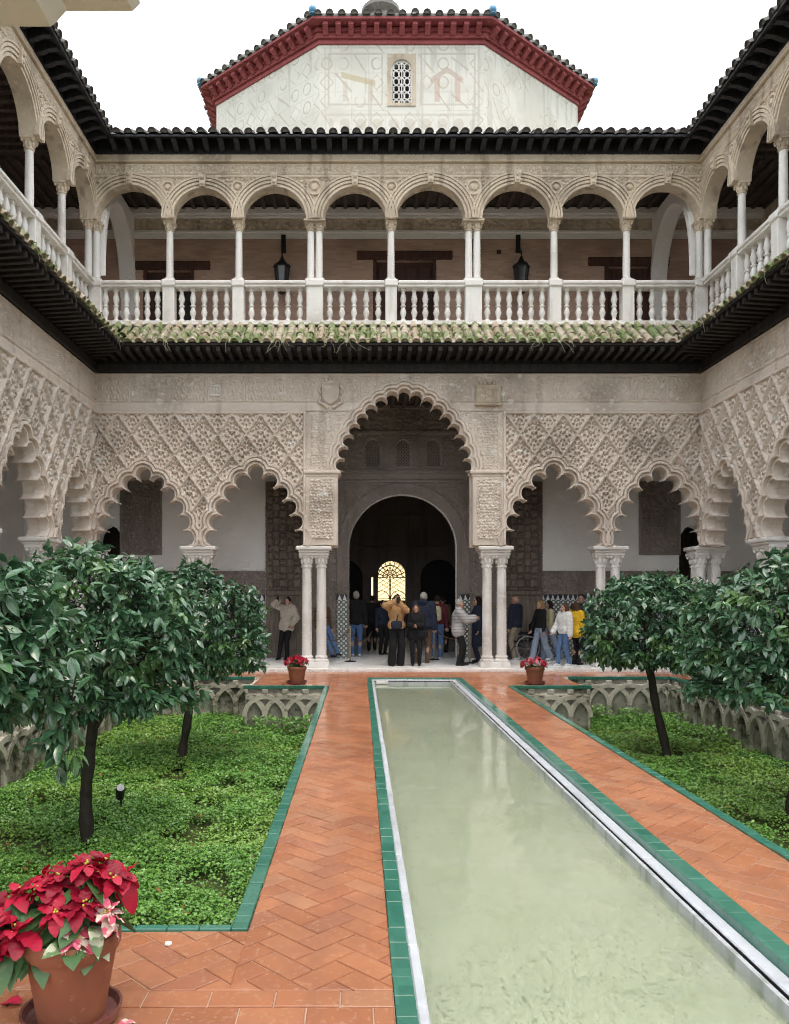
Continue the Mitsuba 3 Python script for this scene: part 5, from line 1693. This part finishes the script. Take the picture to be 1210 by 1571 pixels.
def ik(a, b, l1, l2, pole):
    a, b = np.array(a, float), np.array(b, float)
    d = b - a
    L = np.linalg.norm(d)
    if L > (l1 + l2) * .999:
        b = a + d / L * (l1 + l2) * .999
        d = b - a
        L = np.linalg.norm(d)
    x = (l1 ** 2 - l2 ** 2 + L ** 2) / (2 * L)
    h = math.sqrt(max(l1 ** 2 - x ** 2, 0))
    u = d / L
    p = np.array(pole, float) - np.dot(pole, u) * u
    p /= np.linalg.norm(p) + 1e-9
    return a + u * x + p * h, b


def person(label, x, y, H, rz, top, trousers, hair, shoe='mat_black_cloth', lh=None, rh=None, lf=(.09, 0, 0), rf=(-.09, 0, 0), lean=0.0, head=(0, 0), long_top=.0, wide=0.0, hair_len=0, hood=False, coat=0.0, bag=None, phone=None, female=False, group='visitors in the far gallery', bulky=0.0, z=.056, bald=False, lhair=None):
    """one visitor: faces -y before rz; hands and feet are targets in metres for a height of 1.70"""
    k = thing('person', label, 'person', group)
    s = H / 1.70
    M = mat((x, y, z), rz, s)
    sw = .165 if female else .19
    hip = np.array([0, 0, .92])
    ch = np.array([0, lean * .36, 1.28])
    sh = np.array([0, lean * .48, 1.41])
    hd = np.array([head[0] * .04, lean * .55 - .02 + head[1], 1.575])
    lf, rf = np.array(lf, float) + [0, 0, .075], np.array(rf, float) + [0, 0, .075]
    J = {}
    for sd, q, ft in (('l', 1, lf), ('r', -1, rf)):
        hp = hip + [q * .085, 0, -.02]
        kn, an = ik(hp, ft, .43, .42, (q * .12, -1, 0))
        J[sd + 'hip'], J[sd + 'knee'], J[sd + 'ank'] = hp, kn, an
        s0 = sh + [q * sw, 0, -.02]
        tgt = (lh if sd == 'l' else rh)
        tgt = np.array(tgt if tgt is not None else (q * (sw + .07), -.05 + lean * .3, .80), float)
        el, wr = ik(s0, tgt, .29, .25, (q * .8, .7, -.6))
        J[sd + 'sh'], J[sd + 'el'], J[sd + 'wr'] = s0, el, wr
    # body, one continuous surface
    b = [bone([(hip + [.07, 0, 0], .11), (hip + [-.07, 0, 0], .11), (hip + [0, 0, .15], .115)]),
         bone([(hip + [0, 0, .15], .115), (ch + [.07, 0, 0], .115), (ch + [-.07, 0, 0], .115)]),
         bone([(ch + [.07, 0, 0], .11), (ch + [-.07, 0, 0], .11), (sh + [sw * .7, 0, -.02], .065), (sh + [-sw * .7, 0, -.02], .065)]),
         bone([(sh, .062), (hd + [0, .015, -.09], .052)]),
         ball(hd, (.075, .094, .112)), bone([(hd + [0, -.03, -.06], .055), (hd + [0, -.065, -.085], .028)]),
         bone([(hd + [0, -.085, .0], .010), (hd + [0, -.108, -.022], .013)]), ball(hd + [.078, .01, -.005], (.012, .02, .03)), ball(hd + [-.078, .01, -.005], (.012, .02, .03))]
    legs, arms = [], []
    for sd, q in (('l', 1), ('r', -1)):
        legs += [bone([(J[sd + 'hip'], .092), (J[sd + 'knee'], .058)]), bone([(J[sd + 'knee'], .058), (J[sd + 'knee'] * .6 + J[sd + 'ank'] * .4 + [0, .015, 0], .056), (J[sd + 'ank'], .040)])]
        arms += [bone([(J[sd + 'sh'], .056), (J[sd + 'el'], .042)]), bone([(J[sd + 'el'], .042), (J[sd + 'wr'], .029)])]
        w, e = J[sd + 'wr'], J[sd + 'el']
        d = (w - e) / np.linalg.norm(w - e)
        sdv = np.cross(d, [0, 1, 0.2])
        sdv /= np.linalg.norm(sdv) + 1e-9
        nv = np.cross(d, sdv)
        arms.append(bone([(w, .026), (w + d * .07 + sdv * .025, .016), (w + d * .07 - sdv * .025, .016)]))
        for i, L in enumerate((.062, .072, .068, .054)):
            o = w + d * .072 + sdv * (.030 - .020 * i)
            a1 = o + d * L * .55 + nv * .012
            arms.append(bone([(o, .0095), (a1, .009)]))
            arms.append(bone([(a1, .009), (a1 + d * L * .35 + nv * .03, .0078)]))
        o = w + d * .025 + sdv * .028
        arms.append(bone([(o, .011), (o + d * .035 + sdv * .025, .0095)]))
        arms.append(bone([(o + d * .035 + sdv * .025, .0095), (o + d * .062 + sdv * .028, .008)]))
    scene[k + '__body'] = {**P(fuse(b + legs + arms, .03, 4), 'mat_skin', True), 'to_world': T(M)}
    # clothes follow the body
    g = .014 + bulky
    tt = [bone([(hip + [.07, 0, .06 - long_top], .118 + g), (hip + [-.07, 0, .06 - long_top], .118 + g), (hip + [0, 0, .16], .115 + g)]),
          bone([(hip + [0, 0, .16], .112 + g), (ch + [.07, 0, 0], .115 + g), (ch + [-.07, 0, 0], .115 + g)]),
          bone([(ch + [.07, 0, 0], .112 + g), (ch + [-.07, 0, 0], .112 + g), (sh + [sw * .72, 0, -.02], .068 + g * .6), (sh + [-sw * .72, 0, -.02], .068 + g * .6)]),
          bone([(sh, .066 + g * .5), (sh + [0, 0, .035], .058 + g * .5)])]
    if coat:
        tt.append(bone([(hip + [.08, 0, .05], .125 + g), (hip + [-.08, 0, .05], .125 + g), (hip + [.10, 0, -coat], .13 + g), (hip + [-.10, 0, -coat], .13 + g)]))
    for sd in 'lr':
        tt += [bone([(J[sd + 'sh'], .060 + g), (J[sd + 'el'], .047 + g)]), bone([(J[sd + 'el'], .047 + g), (J[sd + 'wr'], .034 + g)])]
    if hood:
        tt.append(ball(sh + [0, .09, .05], (.12, .07, .085)))
    part(k, 'top', P(fuse(tt, .04, 5), top, True), M)
    tr = [bone([(hip + [.075, 0, .05], .116), (hip + [-.075, 0, .05], .116), (hip + [.08, 0, -.06], .108), (hip + [-.08, 0, -.06], .108)])]
    for sd in 'lr':
        tr += [bone([(J[sd + 'hip'], .103), (J[sd + 'knee'], .070 + wide * .5)]), bone([(J[sd + 'knee'], .070 + wide * .5), (J[sd + 'ank'] + [0, 0, .01], .056 + wide)])]
    part(k, 'trousers', P(fuse(tr, .04, 4), trousers, True), M)
    for sd in 'lr':
        a = J[sd + 'ank']
        part(k, 'shoe', P(fuse([bone([(a + [0, .02, -.035], .042), (a + [0, .03, -.045], .036), (a + [0, -.09, -.045], .036), (a + [0, -.13, -.05], .030)])], .03, 2), shoe, True), M)
    # hair
    if not bald:
        hb = ball(hd + [0, .018, .022], (.085, .098, .108)) - ball(hd + [0, -.085, -.045], (.078, .085, .105))
        hb = hb - m3.Manifold.cube([.4, .4, .2], True).translate([hd[0], hd[1], hd[2] - .135])
        hs = [hb]
        if hair_len:
            for q in (-1, 0, 1):
                hs.append(bone([(hd + [q * .055, .05, .02], .050), (hd + [q * .075, .055, -.12], .045), (hd + [q * .085, .05 + .02 * (q == 0), -.10 - hair_len], .030)]))
            for q in (-1, 1):
                hs.append(bone([(hd + [q * .078, .0, .02], .026), (hd + [q * .092, -.005, -.10], .028), (hd + [q * .10, -.02, -.08 - hair_len * .8], .022)]))
        part(k, 'hair', P(fuse(hs, .03, 2), hair, True), M)
    part(k, 'eye', P(cat([ball_np(hd + [.030, -.083, .012], .011)]), 'mat_eye'), M)
    part(k, 'eye', P(cat([ball_np(hd + [-.030, -.083, .012], .011)]), 'mat_eye'), M)
    part(k, 'mouth', P(xf(ball_np((0, 0, 0), 1.0), mat(hd + [0, -.092, -.060], 0, (.022, .008, .007))), 'mat_lip'), M)
    if phone is not None:
        c = np.array(phone, float)
        whole('phone', P(cbox(c[0] - .04, c[0] + .04, c[1] - .006, c[1] + .006, c[2] - .075, c[2] + .075, .004), 'mat_eye'), f'dark phone held up by the {label.split(" in ")[0].split(" with ")[0]}' if False else PHONE_LABEL.pop(0), 'phone', M=M)
    if bag:
        bx, by, bz, mtl, lab = bag
        bk = thing('shoulder_bag', lab, 'bag')
        part(bk, 'bag_body', P(cbox(bx - .13, bx + .13, by - .06, by + .06, bz - .09, bz + .10, .04), mtl, 40), M)
        q = -1 if bx > 0 else 1
        part(bk, 'strap', P(tube([(bx, by, bz + .08), (bx * .6, by - .03, bz + .25), (bx * .1, -.14 + lean * .3, 1.20), (q * .13, -.08 + lean * .4, 1.42), (q * .12, .06 + lean * .4, 1.40)], .012, 6), mtl), M)
    return k


def ball_np(p, r):
    return ICO2 * r + np.asarray(p), np.array(trimesh.creation.icosphere(2).faces)


PHONE_LABEL = ['dark phone raised by the visitor in the beige hooded top', 'dark camera raised by the woman in the tan jacket', 'dark phone held by the man in the grey quilted jacket']
person('visitor in a beige hooded top leaning back and raising a phone', -1.86, 20.15, 1.58, -.45, 'mat_beige_cloth', 'mat_black_cloth', 'mat_dark_hair', rh=(-.10, -.24, 1.60), lh=(.22, -.10, .95), lf=(.09, -.12, 0), rf=(-.08, -.26, 0), lean=.16, hood=True, long_top=.10, bulky=.03, female=True, phone=(-.09, -.30, 1.64))
person('visitor in brown top and jeans half hidden behind the left column pair', -.93, 20.25, 1.55, .7, 'mat_brown_cloth', 'mat_jeans', 'mat_dark_hair', lf=(.15, -.55, 0), rf=(.0, -.45, 0), lean=.1, shoe='mat_navy_cloth')
person('man in dark jacket and blue jeans seen from behind in the portal', -.10, 21.2, 1.74, PI + .1, 'mat_black_cloth', 'mat_jeans', 'mat_grey_hair', 'mat_white_shoe', bulky=.02, long_top=.05)
person('woman in a tan jacket and black trousers raising a camera', .84, 18.28, 1.64, .25, 'mat_tan_cloth', 'mat_black_cloth', 'mat_brown_hair', lh=(-.02, -.30, 1.50), rh=(-.12, -.28, 1.54), lf=(.10, .02, 0), rf=(-.12, 0, 0), female=True, wide=.05, hair_len=.06, bulky=.02, bag=(-.06, -.20, .98, 'mat_navy_cloth', 'dark crossbody bag worn by the woman in the tan jacket'), phone=(-.07, -.36, 1.57))
person('short woman in black with curly grey brown hair holding her hands together', 1.29, 18.30, 1.42, -.1, 'mat_black_cloth', 'mat_black_cloth', 'mat_brown_hair', lh=(.03, -.24, 1.12), rh=(-.04, -.24, 1.10), female=True, hair_len=.10, bulky=.02, coat=.10, bag=(.20, -.13, .88, 'mat_black_cloth', 'black bag at the side of the short woman in black'))
person('grey haired man in a dark navy hooded jacket and brown trousers seen from behind', 1.52, 19.0, 1.70, PI - .3, 'mat_navy_cloth', 'mat_brown_cloth', 'mat_grey_hair', 'mat_brown_cloth', hood=True, bulky=.035, long_top=.05, lf=(.14, .1, 0))
bp = person('visitor in a burgundy top and blue jeans carrying a cream backpack, seen from behind', 1.97, 20.3, 1.62, PI - .25, 'mat_burgundy_cloth', 'mat_jeans', 'mat_dark_hair', 'mat_white_shoe', rf=(-.09, .1, 0))
whole('backpack', P(cat([cbox(-.14, .14, .14, .28, 1.02, 1.42, .05), cbox(-.11, .11, .28, .33, 1.05, 1.22, .02)]), 'mat_cream_cloth', 40), 'cream backpack on the back of the visitor in burgundy', 'backpack', M=mat((1.97, 20.3, .056), PI - .25, 1.62 / 1.7))
person('white haired man in a grey quilted jacket standing in profile and holding a phone', 2.27, 18.36, 1.54, PI / 2 - .15, 'mat_quilted', 'mat_black_cloth', 'mat_grey_hair', lh=(.05, -.40, 1.22), rh=(-.06, -.40, 1.20), lean=-.03, bulky=.045, long_top=.10, lf=(.08, -.10, 0), phone=(0, -.50, 1.26))
person('visitor in a long dark navy coat behind the right column pair', 2.86, 19.2, 1.60, -PI / 2, 'mat_navy_cloth', 'mat_navy_cloth', 'mat_dark_hair', coat=.35, hair_len=.1, bulky=.02, rh=(-.1, -.35, 1.1))
person('balding man in a navy shirt and khaki trousers just right of the right column pair', 3.92, 20.0, 1.62, -PI / 2 - .7, 'mat_navy_cloth', 'mat_khaki_cloth', 'mat_grey_hair', 'mat_white_shoe', bald=True, long_top=.04, bulky=.015)
person('young woman with long blond hair, black top and pale jeans striding to the left', 4.45, 19.6, 1.50, -PI / 2 + .35, 'mat_black_cloth', 'mat_light_jeans', 'mat_blond_hair', 'mat_white_shoe', lf=(.08, .28, .03), rf=(-.08, -.22, 0), female=True, hair_len=.24, wide=.03, rh=(-.30, -.12, .85))
person('dark haired visitor in a cream sleeve top and wide pale jeans behind the blond woman', 4.78, 20.05, 1.50, -PI / 2, 'mat_cream_cloth', 'mat_light_jeans', 'mat_dark_hair', 'mat_white_shoe', lf=(.08, .30, .02), rf=(-.08, -.15, 0), female=True, hair_len=.2, wide=.04)
person('woman in a white jacket, blue jeans and white shoes walking left', 4.72, 18.32, 1.44, -PI / 2 + .4, 'mat_white_cloth', 'mat_jeans', 'mat_brown_hair', 'mat_white_shoe', female=True, hair_len=.08, bulky=.03, rf=(-.08, -.16, 0), lf=(.09, .08, 0), rh=(-.26, -.2, .92), lh=(.25, -.02, .84))
person('woman in a bright yellow jacket beside the right orange tree', 5.06, 18.6, 1.47, PI / 2 + .5, 'mat_yellow_cloth', 'mat_black_cloth', 'mat_brown_hair', female=True, bulky=.03, long_top=.10, hair_len=.03)
person('dark haired man in dark clothes behind the woman in yellow', 5.45, 19.6, 1.66, -.3, 'mat_navy_cloth', 'mat_navy_cloth', 'mat_dark_hair')
for i, (px_, py_, hh, rr, lab, tp) in enumerate(((.35, 23.4, 1.62, PI, 'visitor in black standing in the dark hall left of the bright opening', 'mat_black_cloth'), (1.15, 24.5, 1.66, PI + .4, 'visitor in burgundy standing in the dark hall before the bright opening', 'mat_burgundy_cloth'), (2.35, 22.6, 1.60, PI - .5, 'visitor in brown in the dark hall right of the bright opening', 'mat_brown_cloth'), (.62, 21.9, 1.50, .6, 'visitor in navy just inside the portal beside the woman in tan', 'mat_navy_cloth'))):
    person(lab, px_, py_, hh, rr, tp, 'mat_black_cloth', 'mat_dark_hair', z=.05)


# rope barriers
def stanchion(label, x, y, h=.86):
    k = thing('rope_post', label, 'post', 'rope barrier posts')
    part(k, 'post', P(move(lathe([(.020, 0), (.020, h - .03), (.030, h - .02), (.030, h), (.01, h + .02)], 12), x, y, .06), 'mat_khaki_cloth', 40))
    part(k, 'base', P(move(lathe([(.14, 0), (.14, .015), (.04, .03), (.022, .04)], 18), x, y, .056), 'mat_iron', 40))
    return (x, y, .06 + h - .05)


def rope(label, a, b, sag=.28):
    t = np.linspace(0, 1, 12)[:, None]
    p = np.array(a) * (1 - t) + np.array(b) * t
    p[:, 2] -= sag * 4 * (t * (1 - t))[:, 0]
    whole('barrier_rope', P(tube(p, .014, 6), 'mat_brown_cloth', True), label, 'rope', 'barrier ropes')


s1 = stanchion('rope barrier post at the left jamb of the portal', -.24, 19.45)
s2 = stanchion('rope barrier post in the portal behind the group', 1.86, 20.0)
s3 = stanchion('rope barrier post behind the man in the quilted jacket', 2.62, 19.0)
rope('rope sagging from the left jamb post towards the left column pair', s1, (-1.0, 19.2, .80), .25)
rope('rope sagging from the left jamb post into the portal', s1, (.30, 20.4, .75), .30)
rope('rope sagging between the two right barrier posts', s2, s3, .25)
# wheelchair in the shade between the man in khaki and the blond woman
wk = thing('wheelchair', 'empty dark wheelchair behind the far right flower pot', 'wheelchair')
for dy in (-.26, .26):
    a = np.linspace(0, 2 * PI, 33)
    w = part(wk, 'wheel', P(tube(np.stack([4.20 + .29 * np.cos(a), 20.15 + dy + 0 * a, .36 + .29 * np.sin(a)], 1), .016, 6, False), 'mat_grey_cloth', True))
    part(w, 'spokes', P(cat([tube([(4.20, 20.15 + dy, .36), (4.20 + .28 * math.cos(q), 20.15 + dy, .36 + .28 * math.sin(q))], .004, 4, False) for q in np.arange(12) * PI / 6]), 'mat_grey_cloth'))
    part(wk, 'caster', P(xf(lathe([(.08, -.015), (.08, .015)], 16), mat((3.75, 20.15 + dy * .8, .145), 0, 1, PI / 2)), 'mat_iron'))
    part(wk, 'arm_rest', P(cbox(3.95, 4.30, 20.12 + dy, 20.18 + dy, .70, .74, .01), 'mat_black_cloth'))
    part(wk, 'side_frame', P(cat([tube([(4.38, 20.15 + dy, .98), (4.36, 20.15 + dy, .36), (3.85, 20.15 + dy, .40), (3.72, 20.15 + dy, .16)], .014, 6), tube([(4.38, 20.15 + dy, .98), (4.48, 20.15 + dy, .98)], .016, 6)]), 'mat_iron'))
part(wk, 'seat', P(cbox(3.88, 4.34, 19.91, 20.39, .50, .54, .01), 'mat_black_cloth'))
part(wk, 'backrest', P(cbox(4.33, 4.37, 19.91, 20.39, .55, .95, .01), 'mat_black_cloth'))
